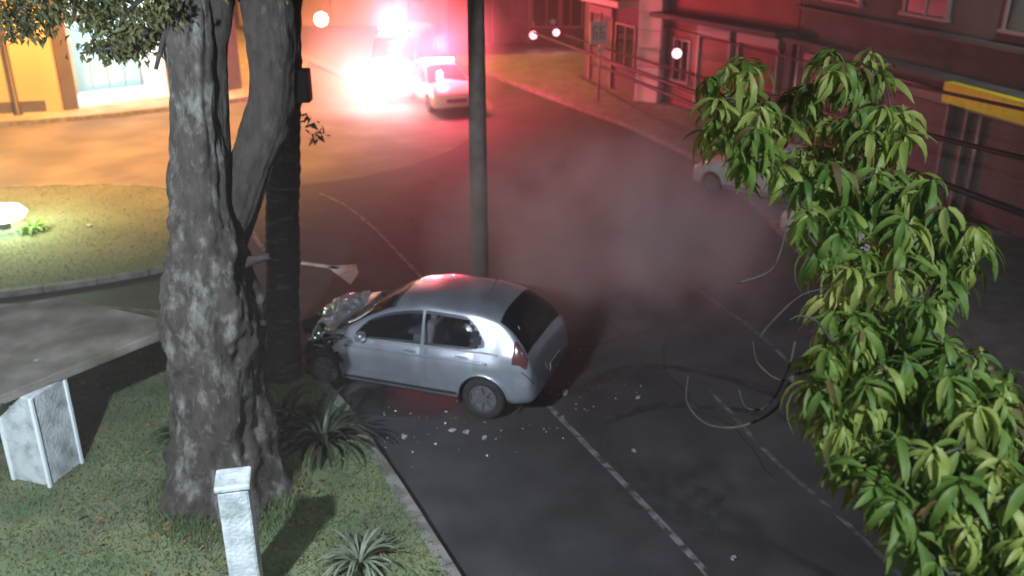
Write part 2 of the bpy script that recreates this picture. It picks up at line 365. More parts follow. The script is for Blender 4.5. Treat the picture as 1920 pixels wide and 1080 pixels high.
# ------------------------------------------------------------------ car builder (lofted surface)
def interp(xs, ys, x):
    # monotone cubic
    n = len(xs)
    if x <= xs[0]: return ys[0]
    if x >= xs[-1]: return ys[-1]
    i = max(k for k in range(n-1) if xs[k] <= x)
    def slope(k):
        if k == 0: return (ys[1]-ys[0])/(xs[1]-xs[0])
        if k == n-1: return (ys[-1]-ys[-2])/(xs[-1]-xs[-2])
        a = (ys[k]-ys[k-1])/(xs[k]-xs[k-1]); b = (ys[k+1]-ys[k])/(xs[k+1]-xs[k])
        return 0 if a*b <= 0 else 2*a*b/(a+b)
    h = xs[i+1]-xs[i]; t = (x-xs[i])/h; m0, m1 = slope(i)*h, slope(i+1)*h
    return (2*t**3-3*t*t+1)*ys[i]+(t**3-2*t*t+t)*m0+(-2*t**3+3*t*t)*ys[i+1]+(t**3-t*t)*m1
HATCH = dict(
    L=3.88, xs=[0, .05, .16, .45, .95, 1.12, 1.5, 1.9, 2.4, 2.9, 3.28, 3.50, 3.66, 3.74, 3.82, 3.88],
    top=[.60, .70, .76, .86, .97, 1.04, 1.27, 1.44, 1.51, 1.50, 1.455, 1.34, 1.16, 1.03, .86, .60],
    edge=[.57, .67, .72, .81, .92, .97, 1.17, 1.33, 1.41, 1.40, 1.34, 1.23, 1.09, .98, .83, .57],
    we=[.50, .60, .68, .72, .74, .72, .65, .60, .585, .58, .575, .60, .64, .67, .68, .60],
    belt=[.54, .60, .64, .70, .82, .855, .885, .905, .92, .935, .94, .935, .92, .87, .76, .55],
    wb=[.55, .66, .74, .77, .77, .765, .76, .76, .76, .76, .755, .77, .75, .74, .73, .64],
    wm=[.56, .68, .77, .82, .83, .83, .83, .83, .83, .83, .83, .81, .79, .78, .76, .66],
    bot=[.34, .25, .22, .20, .20, .20, .20, .20, .20, .20, .21, .23, .26, .28, .31, .38],
    wheels=(.72, 3.18), r=.30, zw=.30, wx=1.02, sx=(1.34, 3.20), wtop=(1.84, 3.30), rear=(3.38, 3.735))
VAN = dict(
    L=5.2, xs=[0, .06, .2, .6, 1.0, 1.2, 1.5, 1.9, 2.6, 3.6, 4.6, 5.05, 5.15, 5.2],
    top=[.70, .85, .98, 1.12, 1.25, 1.42, 1.80, 2.12, 2.28, 2.3, 2.28, 2.22, 2.1, 1.9],
    edge=[.66, .80, .92, 1.06, 1.18, 1.32, 1.68, 1.98, 2.12, 2.14, 2.12, 2.08, 1.98, 1.8],
    we=[.60, .76, .84, .87, .88, .87, .84, .82, .82, .82, .82, .82, .80, .76],
    belt=[.58, .66, .75, .88, 1.0, 1.06, 1.12, 1.15, 1.17, 1.17, 1.17, 1.17, 1.15, 1.1],
    wb=[.64, .80, .90, .94, .95, .95, .95, .95, .95, .95, .95, .94, .92, .88],
    wm=[.66, .82, .92, .96, .97, .97, .97, .97, .97, .97, .97, .96, .94, .90],
    bot=[.40, .30, .27, .25, .25, .25, .25, .25, .25, .25, .25, .28, .3, .35],
    wheels=(.85, 4.2), r=.34, zw=.34, wx=1.18, sx=(1.35, 4.7), wtop=(1.86, 5.0), rear=None)
SUB = [3, 3, 6, 6, 9, 5, 5]
def section(S, x):
    q = lambda k: interp(S['xs'], S[k], x)
    top, ed, we, be, wb, wm, bo = q('top'), q('edge'), q('we'), q('belt'), q('wb'), q('wm'), q('bot')
    zm = bo + (be-bo)*.64
    return [(0, bo), (wm*.86, bo), (wm*.985, bo+.10*(be-bo)+.02), (wm, zm), (wb, be), (we, ed), (we*.62, ed+(top-ed)*.82), (0, top)]
def surf(S, x, v):
    c = section(S, x); k = min(int(v), 6); t = v-k
    P = [c[max(k-1, 0)] if k > 0 else (-c[1][0], c[1][1]), c[k], c[k+1], c[k+2] if k+2 < 8 else (-c[6][0], c[6][1])]
    def cr(a):
        p0, p1, p2, p3 = (p[a] for p in P)
        m0 = (p2-p0)*.5; m1 = (p3-p1)*.5
        if k in (1, 3, 4, 5):  # keep creases tighter
            d = p2-p1; 
            m0 = m0 if abs(m0) < abs(d)*1.6 else math.copysign(abs(d)*1.6, m0); m1 = m1 if abs(m1) < abs(d)*1.6 else math.copysign(abs(d)*1.6, m1)
        return (2*t**3-3*t*t+1)*p1+(t**3-2*t*t+t)*m0+(-2*t**3+3*t*t)*p2+(t**3-t*t)*m1
    return cr(0), cr(1)
def carpt(S, x, v, side=1, off=0):
    y, z = surf(S, x, v)
    if off:
        e = .01; y2, z2 = surf(S, x, min(v+e, 7)); y0, z0 = surf(S, x, max(v-e, 0))
        xa, xb = max(x-.02, 0), min(x+.02, S['L'])
        ya, za = surf(S, xa, v); yb, zb = surf(S, xb, v)
        tv = Vector((0, y2-y0, z2-z0)); tu = Vector((-(xb-xa), yb-ya, zb-za)); n = tu.cross(tv)
        if n.length > 1e-9: n.normalize()
        if n.y < -.2 or (abs(n.y) < .2 and n.z < 0 and v > 3): n = -n
        return Vector((S['L']/2-x + n.x*off, side*(y+n.y*off), z+n.z*off))
    return Vector((S['L']/2-x, side*y, z))
def make_car(S, paint, label, cat, group=None, deform=None, name='car', seats=True, torn=False):
    D = deform or (lambda p: p)
    t = empty(name, (0, 0, 0), 0, label, cat, group)
    L = S['L']; xs = sorted(set([round(i*L/110, 4) for i in range(111)] + [round(.01*i, 3) for i in range(1, 12)] + [round(L-.01*i, 3) for i in range(1, 12)]))
    vs = []
    for k, s_ in enumerate(SUB): vs += [k+i/s_ for i in range(s_)]
    vs.append(7.0)
    sx0, sx1 = S['sx']; wt0, wt1 = S['wtop']
    def side_win(x, v): return sx0 < x < sx1 and 4.08 < v < 4.86 and not (False)
    # split lines of the side glass (pillars)
    van = L > 4.5
    pil = [(2.28, 2.345)] if not van else [(2.35, 9)]
    def in_side(x, v):
        lo = sx0 + .0
        if not (sx0 < x < (sx1 if not van else 2.35)): return False
        if not (4.06 < v < 4.84): return False
        if not van:   # rounded ends of the window line
            if x > sx1-.05: return False
            f = max(0, (x-(sx1-.36))/.36); h_ = max(0, (sx0+.25-x)/.28)
            if v > 4.80-.60*f*f-.5*h_*h_: return False
            if v < 4.08+.16*f*f: return False
        return not any(a < x < b for a, b in pil)
    def in_wind(x, v): return S['wx']+.10*(max(0, v-5)-1) < x < wt0-.03*(7-v) and v > 5.15
    def in_rear(x, v): return S['rear'] is not None and S['rear'][0] < x < S['rear'][1] and v > 5.12
    mb = MB(); nv = len(vs)
    rw = S['r']+.055
    for side in (1, -1):
        b0 = len(mb.v)
        for x in xs:
            for v in vs:
                p = carpt(S, x, v, side)
                if 1.2 < v < 4.2:   # snap to wheel arch circle
                    for wxp in S['wheels']:
                        dx = x-wxp; dz = p.z-S['zw']; r = math.hypot(dx, dz)
                        if abs(r-rw) < .026 and r > 0: p.x = L/2-(wxp+dx*rw/r); p.z = S['zw']+dz*rw/r
                mb.v.append(tuple(D(p)))
        for i in range(len(xs)-1):
            for j in range(nv-1):
                xc = (xs[i]+xs[i+1])/2; vc = (vs[j]+vs[j+1])/2; y, z = surf(S, xc, vc)
                if 1.0 < vc < 4.2 and any(math.hypot(xc-a, z-S['zw']) < rw for a in S['wheels']): continue
                if torn and side == 1 and xc < 1.02+.10*math.sin(vc*5) and 1.6 < vc < 4.35: continue
                if in_side(xc, vc) or in_wind(xc, vc) or in_rear(xc, vc): continue
                a = b0+i*nv+j; mb.f.append((a, a+1, a+nv+1, a+nv))
        for end in (0, len(xs)-1):
            mb.f.append(tuple(b0+end*nv+j for j in range(nv)))
    me = mb.mesh('body'); bm = bmesh.new(); bm.from_mesh(me); bmesh.ops.remove_doubles(bm, verts=bm.verts, dist=.0008); bmesh.ops.recalc_face_normals(bm, faces=bm.faces); bm.to_mesh(me); bm.free()
    link('body', me, paint, t, True)
    def patch(nm, x0, x1, v0, v1, side, off, m, nx=10, nvv=8, keep=None, both=False, thick=.012, parent=None, smooth=True, vf=None):
        mbp = MB(); sides = (1, -1) if both else (side,)
        for sd in sides:
            b = len(mbp.v)
            for i in range(nx+1):
                for j in range(nvv+1):
                    x = x0+(x1-x0)*i/nx; va_, vb_ = vf(x) if vf else (v0, v1); v = va_+(vb_-va_)*j/nvv
                    edge = (i in (0, nx)) or (j == 0) or (j == nvv and v1 < 6.99)
                    mbp.v.append(tuple(D(carpt(S, x, v, sd, off-(thick if edge else 0)))))
            for i in range(nx):
                for j in range(nvv):
                    xc = x0+(x1-x0)*(i+.5)/nx; vc = v0+(v1-v0)*(j+.5)/nvv
                    if keep and not keep(xc, vc): continue
                    a = b+i*(nvv+1)+j; mbp.f.append((a, a+1, a+nvv+2, a+nvv+1))
        return mbp.build(nm, m, parent or t, smooth)
    gl = M['glass']
    fr = lambda x: 0 if van else max(0, min(1, (x-(sx1-.36))/.36))
    ff = lambda x: 0 if van else max(0, min(1, (sx0+.25-x)/.28))
    patch('windscreen', S['wx']-.06, wt0+.02, 5.1, 7, 1, .001, gl, 16, 10, both=True, keep=lambda x, v: S['wx']+.10*(max(0, v-5)-1)-.03 < x, thick=0)
    if S['rear']: patch('rear_window', S['rear'][0]-.02, S['rear'][1]+.02, 5.06, 7, 1, .001, M['rear_glass'], 10, 10, both=True, thick=0)
    if van: segs = [(sx0-.03, 2.37)]
    else: segs = [(sx0-.03, 2.29), (2.335, sx1-.01)]
    for side in (1, -1):
        for a, b in segs:
            patch('side_window', a, b, 4.03, 4.87, side, .004, gl, 24, 8, thick=0,
                  vf=lambda x: (4.03+(.16*fr(x)**2), 4.87-.60*fr(x)**2-.5*ff(x)**2))
        # doors
        if not van:
            for a, b in ((1.16, 2.31), (2.33, 3.06)):
                d = patch('door', a, b, 2.3, 4.0, side, .007, paint, 16, 10, keep=lambda x, v: not any(math.hypot(x-w_, surf(S, x, v)[1]-S['zw']) < rw+.03 for w_ in S['wheels']), thick=.012)
                hx = b-.16; p = D(carpt(S, hx, 3.72, side, .02))
                MB().box((-.09, -.014, -.012), (.09, .014, .012), Matrix.Translation(p)).build('handle', paint, d, bevel=.005)
            for a, b in ((1.0, 2.95),): patch('sill_trim', a+.1, b-.1, 2.02, 2.18, side, .012, M['plastic'], 20, 2, thick=.01)
        else:
            d = patch('door', 1.2, 2.5, 2.3, 4.0, side, .007, paint, 12, 10, thick=.012)
            patch('stripe', 1.3, 5.0, 3.35, 3.6, side, .010, M['red_wall'], 30, 2, thick=.004)
        if not (torn and side == 1): patch('headlight', .05, .42, 4.15 if not van else 3.6, 4.95, side, .006, M['lamp_lens'] , 8, 5, thick=.008)
        patch('tail_light', L-.30 if not van else L-.12, L-.10 if not van else L-.03, 3.65, 4.9 if not van else 4.7, side, .008, M['red_lens'], 6, 8, thick=.008)
        if not (torn and side == 1): patch('bumper', 0.0, .30, 1.4, 3.1, side, .012, paint if not van else M['plastic'], 10, 8, thick=.01)
        patch('bumper', L-.30, L, 1.4, 3.0, side, .012, paint if not van else M['plastic'], 10, 8, thick=.01)
        # mirror
        mp = carpt(S, sx0+.10 if not van else 1.5, 4.12, side, .09)
        mm = MB().box((-.05, -.075, -.05), (.06, .075, .06), Matrix.Translation(D(mp))).build('mirror', paint, t, bevel=.025)
        for wxp in S['wheels']:
            wr = S['r']; yy = interp(S['xs'], S['wm'], wxp)
            c = D(Vector((L/2-wxp, side*(yy-.10), wr)))
            we = bpy.data.objects.new('wheel', None); C.objects.link(we); we.parent = t; we.location = c; we.rotation_euler = (R(90), 0, 0 if side < 0 else math.pi)
            prof = [(wr*.62, -.085), (wr*.9, -.10), (wr*.985, -.07), (wr, 0), (wr*.985, .07), (wr*.9, .10), (wr*.66, .095), (wr*.62, .07)]
            MB().lathe(prof, 28).build('tyre', M['rubber'], we, True)
            rb = MB().lathe([(wr*.64, .085), (wr*.60, .088), (wr*.56, .05), (0, .03)], 28)
            for k in range(7):
                Mx = Matrix.Rotation(2*math.pi*k/7, 4, 'Z'); rb.box((.03, -.02, .04), (wr*.60, .02, .082), Mx)
            rb.lathe([(.0, .09), (.045, .088), (.05, .05)], 12); rb.build('rim', M['rim'], we)
            # dark arch liner
            al = MB(); n = 20
            for k in range(n+1):
                th = math.pi*(-.12+1.24*k/n)
                for rr, dy in ((rw+.002, 0), (rw+.002, -.30), (rw*.45, -.30)):
                    al.v.append(tuple(D(Vector((L/2-wxp+math.cos(th)*rr, side*(yy-.01+dy), wr+math.sin(th)*rr)))))
            for k in range(n):
                a = k*3; al.f += [(a, a+1, a+4, a+3), (a+1, a+2, a+5, a+4)]
            al.build('wheel_arch', M['plastic'], t)
            lp_ = []
            for k in range(29):
                th = R(-22)+R(224)*k/28; zz = wr+math.sin(th)*rw; xx = wxp+math.cos(th)*rw
                lo_, hi_ = 1.2, 4.1                      # find the section parameter with this height
                for _ in range(18):
                    md_ = (lo_+hi_)/2
                    if surf(S, xx, md_)[1] < zz: lo_ = md_
                    else: hi_ = md_
                lp_.append(D(carpt(S, xx, lo_, side, .0)) if zz > .27 else None)
            lp_ = [q_ for q_ in lp_ if q_ is not None]
            if not (torn and side == 1 and wxp < 1.5): MB().tube(lp_, .022, 8).build('arch_lip', paint, t, True)
    if not van:
        for (v_, z0_) in ((3.35, 0),):
            sm_ = MB()
            for sd in (1, -1): sm_.tube([D(carpt(S, L-.17+.012*k, v_, sd, .006)) for k in range(0, 13)], .006, 5)
            sm_.build('boot_seam', M['plastic'], t)
        for side in (1, -1):
            MB().tube([D(carpt(S, 1.1+.1*k, 4.0-.0*k, side, .004)) for k in range(0, 24)], .009, 6).build('belt_trim', M['lite_metal'], t, True)
            MB().tube([D(carpt(S, 1.15+.1*k, 3.52, side, .002)) for k in range(0, 22)], .016, 8).build('shoulder_crease', paint, t, True)
    # grille, plates
    MB().box((L/2+.004, -.36, .42), (L/2+.02, .36, .56)).build('grille', M['plastic'], t) if not deform else None
    pz = .60 if not van else .75
    MB().box((-L/2-.03, -.20, pz-.06), (-L/2-.018, .20, pz+.06)).build('licence_plate', M['lite_metal'], t)
    if torn:
        eb = MB()
        rt = random.Random(4)
        eb.box((L/2-1.0, -.6, .3), (L/2-.35, .30, .78))
        for k in range(16):
            c = Vector((L/2-rt.uniform(.35, 1.0), rt.uniform(.25, .62), rt.uniform(.3, .78))); q_ = rt.uniform(.05, .16)
            eb.box((-q_, -q_*.6, -q_*.5), (q_, q_*.6, q_*.5), Matrix.Translation(c) @ Matrix.Rotation(rt.uniform(0, 3), 4, (rt.random(), rt.random(), rt.random()+.1)))
        eb.build('engine_bay', M['plastic'], t)
        for k in range(3):
            eb2 = MB().tube([(L/2-.95+.1*k, .70, .82-.1*k), (L/2-.7, .62-.05*k, .70-.14*k), (L/2-.4, .48, .60-.1*k)], .015, 6); eb2.build('torn_strip', paint, t)
    # underbody keeps light out; interior
    MB().box((-L/2+.35, -.60, .24), (L/2-.35, .60, .34)).build('floor_pan', M['plastic'], t)
    if seats and not van:
        for (sxp, ws, n_) in ((1.95, .24, 2), (2.85, .56, 1)):
            for sd in ((.34, -.34) if n_ == 2 else (0,)):
                sb = MB().box((-.24, -ws, .46), (.24, ws, .60), Matrix.Translation((L/2-sxp, sd, 0)))
                sb.box((-.08, -ws, .0), (.06, ws, .62), Matrix.Translation((L/2-sxp-.26, sd, .56)) @ Matrix.Rotation(-.22, 4, 'Y'))
                o = sb.build('seat', M['seat'], t, bevel=.04)
                for hh in ((0,) if n_ == 2 else (-.32, .32)):
                    MB().box((-.05, -.12, .0), (.05, .12, .17), Matrix.Translation((L/2-sxp-.40, sd+hh, 1.17))).build('headrest', M['seat'], o, bevel=.03)
        MB().box((L/2-1.42, -.68, .72), (L/2-1.15, .68, .92)).build('dashboard', M['plastic'], t, bevel=.03)
    MB().tube([(L/2-wt1+.3, 0, 1.46 if not van else 2.28), (L/2-wt1+.2, 0, (1.46 if not van else 2.28)+.22)], .006, 5).build('antenna', M['plastic'], t)
    return t

# crashed silver car
def crush(p):
    p = Vector(p); f = max(0, min(1, (p.x-.75)/1.0)); f = f*f
    if f > 0:
        n = noise.noise_vector(p*2.6)*.17 + noise.noise_vector(p*7)*.07
        p = p + n*f; s = max(0, min(1, (p.y+.1)/.7))          # left front corner pushed in
        p.x -= f*(.16+.25*s); p.z += f*.05*(1 if p.z > .7 else -.3); p.y -= f*.16*s
    return p
YAW = R(159); car_scale = 1.09
car = make_car(HATCH, M['silver'], 'wrecked silver hatchback with crushed front stopped against the pole and dark trunk', 'car', deform=crush, name='crashed_car', torn=True)
car.location = at(798, 707); car.location.z = .0; car.rotation_euler = (R(0), R(1.2), YAW); car.scale = (car_scale,)*3
# open crumpled bonnet on the wreck
hb = MB(); n = 34
for i in range(n+1):
    for j in range(n+1):
        u, v = i/n, j/n; x = .98+u*.72; y = -.66+1.32*v
        cr_ = abs(noise.noise(Vector((x*3.2, y*2.4, 2))))*.22 + abs(noise.noise(Vector((x*8, y*7, 5))))*.09
        z = .93+.17*math.sin(u*2.7)-.16*u - cr_ -.10*(2*v-1)**2
        hb.v.append((.98+(x-.98)*.86-.02-.12*abs(math.sin(v*5+1))*u, y*(1-.18*u)+.05*noise.noise(Vector((x*4, y*4, 9))), z+.06))
for i in range(n):
    for j in range(n):
        if u > 2: continue
        a = i*(n+1)+j
        if i > n-5 and noise.noise(Vector((i*.5, j*.35, 3))) > .12: continue
        hb.f.append((a, a+1, a+n+2, a+n+1))
bonnet = hb.build('bonnet', mat('scraped_paint', (.55, .54, .55), .4, metal=.3, col2=(.25, .25, .27), scale=7, lo=.45, hi=.7), car, False)
bonnet['label'] = 'buckled pale bonnet raised at the front'
md = bonnet.modifiers.new('s', 'SOLIDIFY'); md.thickness = .02

# parked white cars on the right
pk = make_car(HATCH, M['whitecar'], 'white parked hatchback at right kerb, far one with its front showing left of the leaves', 'car', 'white cars parked along the right kerb', name='parked_car')
pa = at(1428, 372)
pk.location = (pa.x+.1, pa.y+.3, .0); pk.rotation_euler = (0, 0, R(140)); pk.scale = (.88,)*3
pk2 = copy_tree(pk); pb = at(1618, 472); pk2.location = (pb.x, pb.y, 0); pk2.rotation_euler = (0, 0, R(132))
pk2['label'] = 'white parked hatchback nearest the camera, mostly behind the green leaves'

# ------------------------------------------------------------------ police group in the distance
va = at(722, 205)
van = make_car(VAN, M['whitecar'], 'white rescue van with blazing headlights and red beacons at the far junction', 'van', name='rescue_van', seats=False)
van.location = (va.x+.2, va.y+3.6, 0); van.rotation_euler = (0, 0, R(-97))
lb = MB().box((.0, -.62, 2.26), (.24, .62, 2.34)).build('light_bar', M['dark_metal'], van)
lb.location = (.75, 0, .02)
for sy, c in ((-.4, REDL), (.4, REDL)):
    MB().lathe([(.16, 2.345), (.16, 2.46), (.10, 2.5), (0, 2.5)], 12, Matrix.Translation((.12, sy, 0))).build('beacon', emis('beacon_glow', c, 22), lb)
for sy in (-.62, .62):
    hl = MB().lathe([(0, 0), (.13, 0), (.11, -.05), (0, -.06)], 14, Matrix.Translation((2.62, sy, .80)) @ Matrix.Rotation(R(90), 4, 'Y')).build('headlight', emis('headlight_glow', (1, .97, .95), 600), van)
def loc2(o, p): return Matrix.Translation(o.location) @ o.rotation_euler.to_matrix().to_4x4() @ Vector(p)
for sy in (-.62, .62):
    p = loc2(van, (2.75, sy, .85)); q = loc2(van, (14, sy*1.4, .75))
    spot('van_headlamp_light', p, q, 240, (1, .84, .82), R(75), .8, .08)
MB().box((.24, -.28, 2.27), (.30, .28, 2.42)).build('added_flood_lamp', emis('added_flood_glow', (1, .96, .94), 90), lb)  # roof lamp added to lift and widen the white headlight glow
point('added_flood_light', loc2(van, (1.3, 0, 2.1)), 240, (1, .80, .80), .3)
rb_ = loc2(van, (1.1, 0, 2.8)); point('beacon_light', rb_, 3000, REDL, .25)
cb = at(818, 208)
cr = make_car(HATCH, M['palecar'], 'pale patrol car parked beside the rescue van at the far junction', 'car', name='patrol_car')
cr.location = (cb.x+.1, cb.y+1.2, 0); cr.rotation_euler = (0, 0, R(-70))
cl_ = MB().box((-.16, -.5, 1.49), (.02, .5, 1.60)).build('light_bar', emis('red_bar_glow', REDL, 30), cr)
point('patrol_beacon_light', loc2(cr, (.3, 0, 2.1)), 2300, REDL, .2)
# light on the cream bonnet comes from the sodium lamp above the junction

# ------------------------------------------------------------------ buildings
def bframe(p0, p1):
    p0 = Vector((p0[0], p0[1], 0)); p1 = Vector((p1[0], p1[1], 0)); d = (p1-p0); Lw = d.length; d.normalize()
    # local x along facade, local y to the back, z up
    return p0, d, Lw, math.atan2(d.y, d.x)
def building(name, label, p0, p1, h, depth, wall, cat='building'):
    o0, d, Lw, ang = bframe(p0, p1)
    t = empty(name, o0, ang, label, cat)
    MB().box((0, 0, 0), (Lw, depth, h)).build('wall', wall, t)
    MB().box((-.15, -.2, h), (Lw+.15, depth+.15, h+.25)).build('cornice', M['concrete'], t)
    return t, Lw
def window(t, x, z, w_, h_, m=None, bars=1):
    f = MB().box((x, -.09, z), (x+.07, -.003, z+h_)).box((x+w_-.07, -.09, z), (x+w_, -.003, z+h_)).box((x+.07, -.09, z+h_-.07), (x+w_-.07, -.003, z+h_)).box((x-.05, -.14, z-.07), (x+w_+.05, -.003, z))
    for k in range(bars):
        xx = x+w_*(k+1)/(bars+1); f.box((xx-.025, -.07, z+.0), (xx+.025, -.003, z+h_-.07))
    fo = f.build('window', M['frame'], t)
    MB().box((x+.07, -.035, z), (x+w_-.07, -.005, z+h_-.07)).build('pane', m or M['pane'], fo)
def shutter(t, x, z, w_, h_, m, slat=.11, objs=True):
    MB().box((x-.08, -.16, z), (x-.002, -.003, z+h_)).box((x+w_+.002, -.16, z), (x+w_+.08, -.003, z+h_)).box((x-.08, -.2, z+h_+.002), (x+w_+.08, -.003, z+h_+.3)).build('shutter_frame', M['frame'], t)
    n = int(h_/slat); sm = None; mbj = MB()
    for k in range(n):
        if objs:
            if sm is None: sm = MB().box((0, -.06, 0), (w_, -.004, slat*.5)).box((0, -.04, slat*.5), (w_, -.004, slat*.92)).mesh('slat')
            o = link('slat', sm, m, t); o.location = (x, 0, z+k*slat)
        else:
            mbj.box((x, -.06, z+k*slat), (x+w_, -.004, z+k*slat+slat*.5)).box((x, -.03, z+k*slat+slat*.5), (x+w_, -.004, z+k*slat+slat*.95))
    if not objs: mbj.build('slats', m, t)['kind'] = 'stuff'
# left: ochre wall
A = at(-330, 236); B_ = at(121, 214)
t, Lw = building('ochre_building', 'tall ochre plaster building lit by sodium light at far left', A, B_, 9, 8, M['orange_wall'])
MB().box((Lw-.5, -.12, .0), (Lw-.02, -.003, 9)).build('pilaster', M['orange_wall'], t)
MB().box((0, -.05, .0), (Lw-.52, -.003, .5)).build('plinth', M['dark_wall'], t)
window(t, 1.2, 1.2, 1.4, 1.4); window(t, 4.0, 1.2, 1.4, 1.4)
# lit shop beside it: open front with a white interior
o0, d, Lw, ang = bframe(B_ + Vector((.05, .0, 0)), at(455, 172))
t = empty('lit_shop', o0, ang, 'brightly lit white shop with open front behind the tree trunks', 'building')
LS = Lw
MB().box((0, .0, 0), (.45, 5, 5.2)).build('pillar', M['dark_wall'], t)
MB().box((3.6, .0, 0), (LS, 5, 5.2)).build('wall', M['dark_wall'], t)
MB().box((.452, 3.5, 0), (3.598, 3.7, 5.2)).build('back_wall', M['white_panel'], t)
MB().box((.452, .05, 0), (.47, 3.49, 4.4)).build('inner_wall', M['white_panel'], t)
MB().box((3.58, .05, 0), (3.597, 3.49, 4.4)).build('inner_wall', M['white_panel'], t)
MB().box((.452, .2, 4.4), (3.598, 3.498, 4.6)).build('ceiling', M['white_panel'], t)
MB().box((.452, .0, 3.0), (3.598, .19, 3.22)).build('gate_beam', M['dark_metal'], t)
MB().box((.48, .2, .12), (3.57, 3.49, .16)).build('shop_floor', M['white_panel'], t)
gt = MB()
for k in range(5): gt.box((.55+k*.6, 2.9, .17), (.55+k*.6+.57, 2.95, 2.6))
gt.build('roller_gate', mat('cyan_panel', (.32, .58, .66), .5), t)
for k in range(3):
    MB().box((.8, .6+k*1.0, 4.32), (3.2, .72+k*1.0, 4.38)).build('light_tube', emis('tube_glow', (.85, .95, 1), 12), t)
TS = Matrix.Translation(o0) @ Matrix.Rotation(ang, 4, 'Z')
l = bpy.data.lights.new('shop_ceiling_light', 'AREA'); l.energy = 250; l.color = (.86, .96, 1); l.size = 2.6; l.size_y = 2.6; l.shape = 'RECTANGLE'
lo = bpy.data.objects.new('shop_ceiling_light', l); C.objects.link(lo); lo.location = TS @ Vector((2.0, 1.7, 4.25)); 
window(t, 4.6, 1.2, 1.2, 1.5)
# back row across the far end
def row(name, label, px0, px1, yb, h, wall, depth=8, cat='building'):
    return building(name, label, at(px0, yb), at(px1, yb), h, depth, wall, cat)
t, Lw = row('shuttered_building', 'ochre building with a ribbed orange shutter behind the van glare', 450, 741, 48, 9, M['orange_wall'])
shutter(t, Lw*.60, .3, Lw*.385, 5.0, M['shutter_o'], .25, False)
window(t, 1.5, 3.2, 2.2, 1.6); window(t, Lw*.33, 3.2, 2.2, 1.6)
t, Lw = row('red_lit_building', 'building with rows of shutters glowing red behind the beacons', 742, 905, 108, 9, M['pink_wall'])
shutter(t, .7, .2, Lw*.4, 2.8, M['shutter'], .25, False); shutter(t, Lw*.56, .2, Lw*.38, 2.8, M['shutter'], .25, False)
window(t, 1.0, 4.2, 1.6, 1.5); window(t, Lw*.58, 4.2, 1.6, 1.5)
t, Lw = row('awning_building', 'dark building with beige awning at the far end of the avenue', 906, 1092, 88, 9, M['dark_wall'])
shutter(t, .5, .2, Lw*.35, 2.6, M['shutter'], .25, False); window(t, Lw*.48, 1.0, 1.5, 1.5); window(t, Lw*.75, 1.0, 1.2, 1.5)
MB().add([(.2, -.01, 3.9), (Lw+1.5, -.01, 3.9), (Lw+1.5, -1.8, 3.25), (.2, -1.8, 3.25), (.2, -.01, 3.8), (Lw+1.5, -.01, 3.8), (Lw+1.5, -1.8, 3.0), (.2, -1.8, 3.0)], [(0,1,2,3),(4,7,6,5),(3,2,6,7),(0,3,7,4),(1,5,6,2),(0,4,5,1)]).build('awning', M['beige'], t)
# right side row along the pavement
b0 = at(1093, 150); b1 = at(1196, 190)
t, Lw = building('corner_building', 'dark corner building between the awning and the pale pillar', b0, b1, 9, 8, M['dark_wall'])
shutter(t, .8, .15, Lw*.38, 2.6, M['shutter'], .2, False); window(t, Lw*.6, 1.1, 1.5, 1.5)
MB().box((0, -1.0, 3.3), (Lw, -.003, 3.5)).build('canopy', M['beige'], t)
# pale stone pillar
q0 = at(1218, 193)
t = empty('stone_pillar', (q0.x, q0.y, .12), R(-30), 'pale pinkish square pillar with stone blocks beside the red shop', 'pillar')
bl = MB().box((-.42, -.42, 0), (.42, .42, .60)).mesh('block')
for k in range(12):
    o = link('block', bl, M['pink_wall'], t); o.location = (random.uniform(-.02, .02), random.uniform(-.02, .02), k*.62)
b2 = at(1246, 196); b3 = at(1472, 262)
t, Lw = building('red_shop', 'red painted shop front with wall lamp on the right pavement', b2, b3, 9, 8, M['red_wall'])
shutter(t, Lw*.30, .15, Lw*.24, 2.5, M['red_wall'], .16, True); shutter(t, Lw*.62, .15, Lw*.28, 2.5, M['red_wall'], .16, True)
MB().box((0, -.9, 3.1), (Lw, -.003, 3.25)).build('canopy', M['dark_wall'], t)
MB().box((Lw*.95, -.10, 0), (Lw-.02, -.003, 3.0)).build('pilaster', M['grey_wall'], t)
window(t, Lw*.06, 1.0, Lw*.15, 1.4)
b4 = at(1474, 263); b5 = at(2150, 560)
t, Lw = building('grey_building', 'long grey building with shutters, ledges and yellow sign on the right', b4, b5, 8, 8, M['grey_wall'])
x = .8
while x < Lw-3.4:
    shutter(t, x, .15, 2.6, 2.3, M['shutter'], .16, True); x += 3.3
for x in np.arange(.9, Lw-2, 3.3): window(t, float(x)+.3, 4.3, 1.6, 1.5)
MB().box((0, -.5, 3.0), (Lw, -.003, 3.12)).build('ledge', M['grey_wall'], t)
MB().box((0, -.25, 3.9), (Lw, -.003, 4.0)).build('ledge', M['grey_wall'], t)
GB = (t, Lw)
for k, xx in enumerate((.35, Lw*.33, Lw*.62)):
    MB().tube([(xx, -.12, .1), (xx, -.12, 2.95)], .05, 8).build('drain_pipe', M['lite_metal'], t, True)
# yellow sign board hanging on the grey building
y0 = PY(1822, 148, 1); 
def on_facade(px, py, p0, p1):
    d = ray(px, py); p0 = Vector((p0[0], p0[1])); e = Vector((p1[0], p1[1]))-p0; n = Vector((-e.y, e.x))
    s = n.dot(p0)/n.dot(Vector((d.x, d.y))); q = Vector((0, 0, H))+d*s; return q, (Vector((q.x, q.y))-p0).length
qa, sa = on_facade(1822, 160, b4, b5); qb, sb = on_facade(1990, 215, b4, b5)
zt = qa.z
yb = MB().box((sa, -.75, zt-.32), (sb, -.52, zt+.12)).build('sign_board', M['yellow'], t)
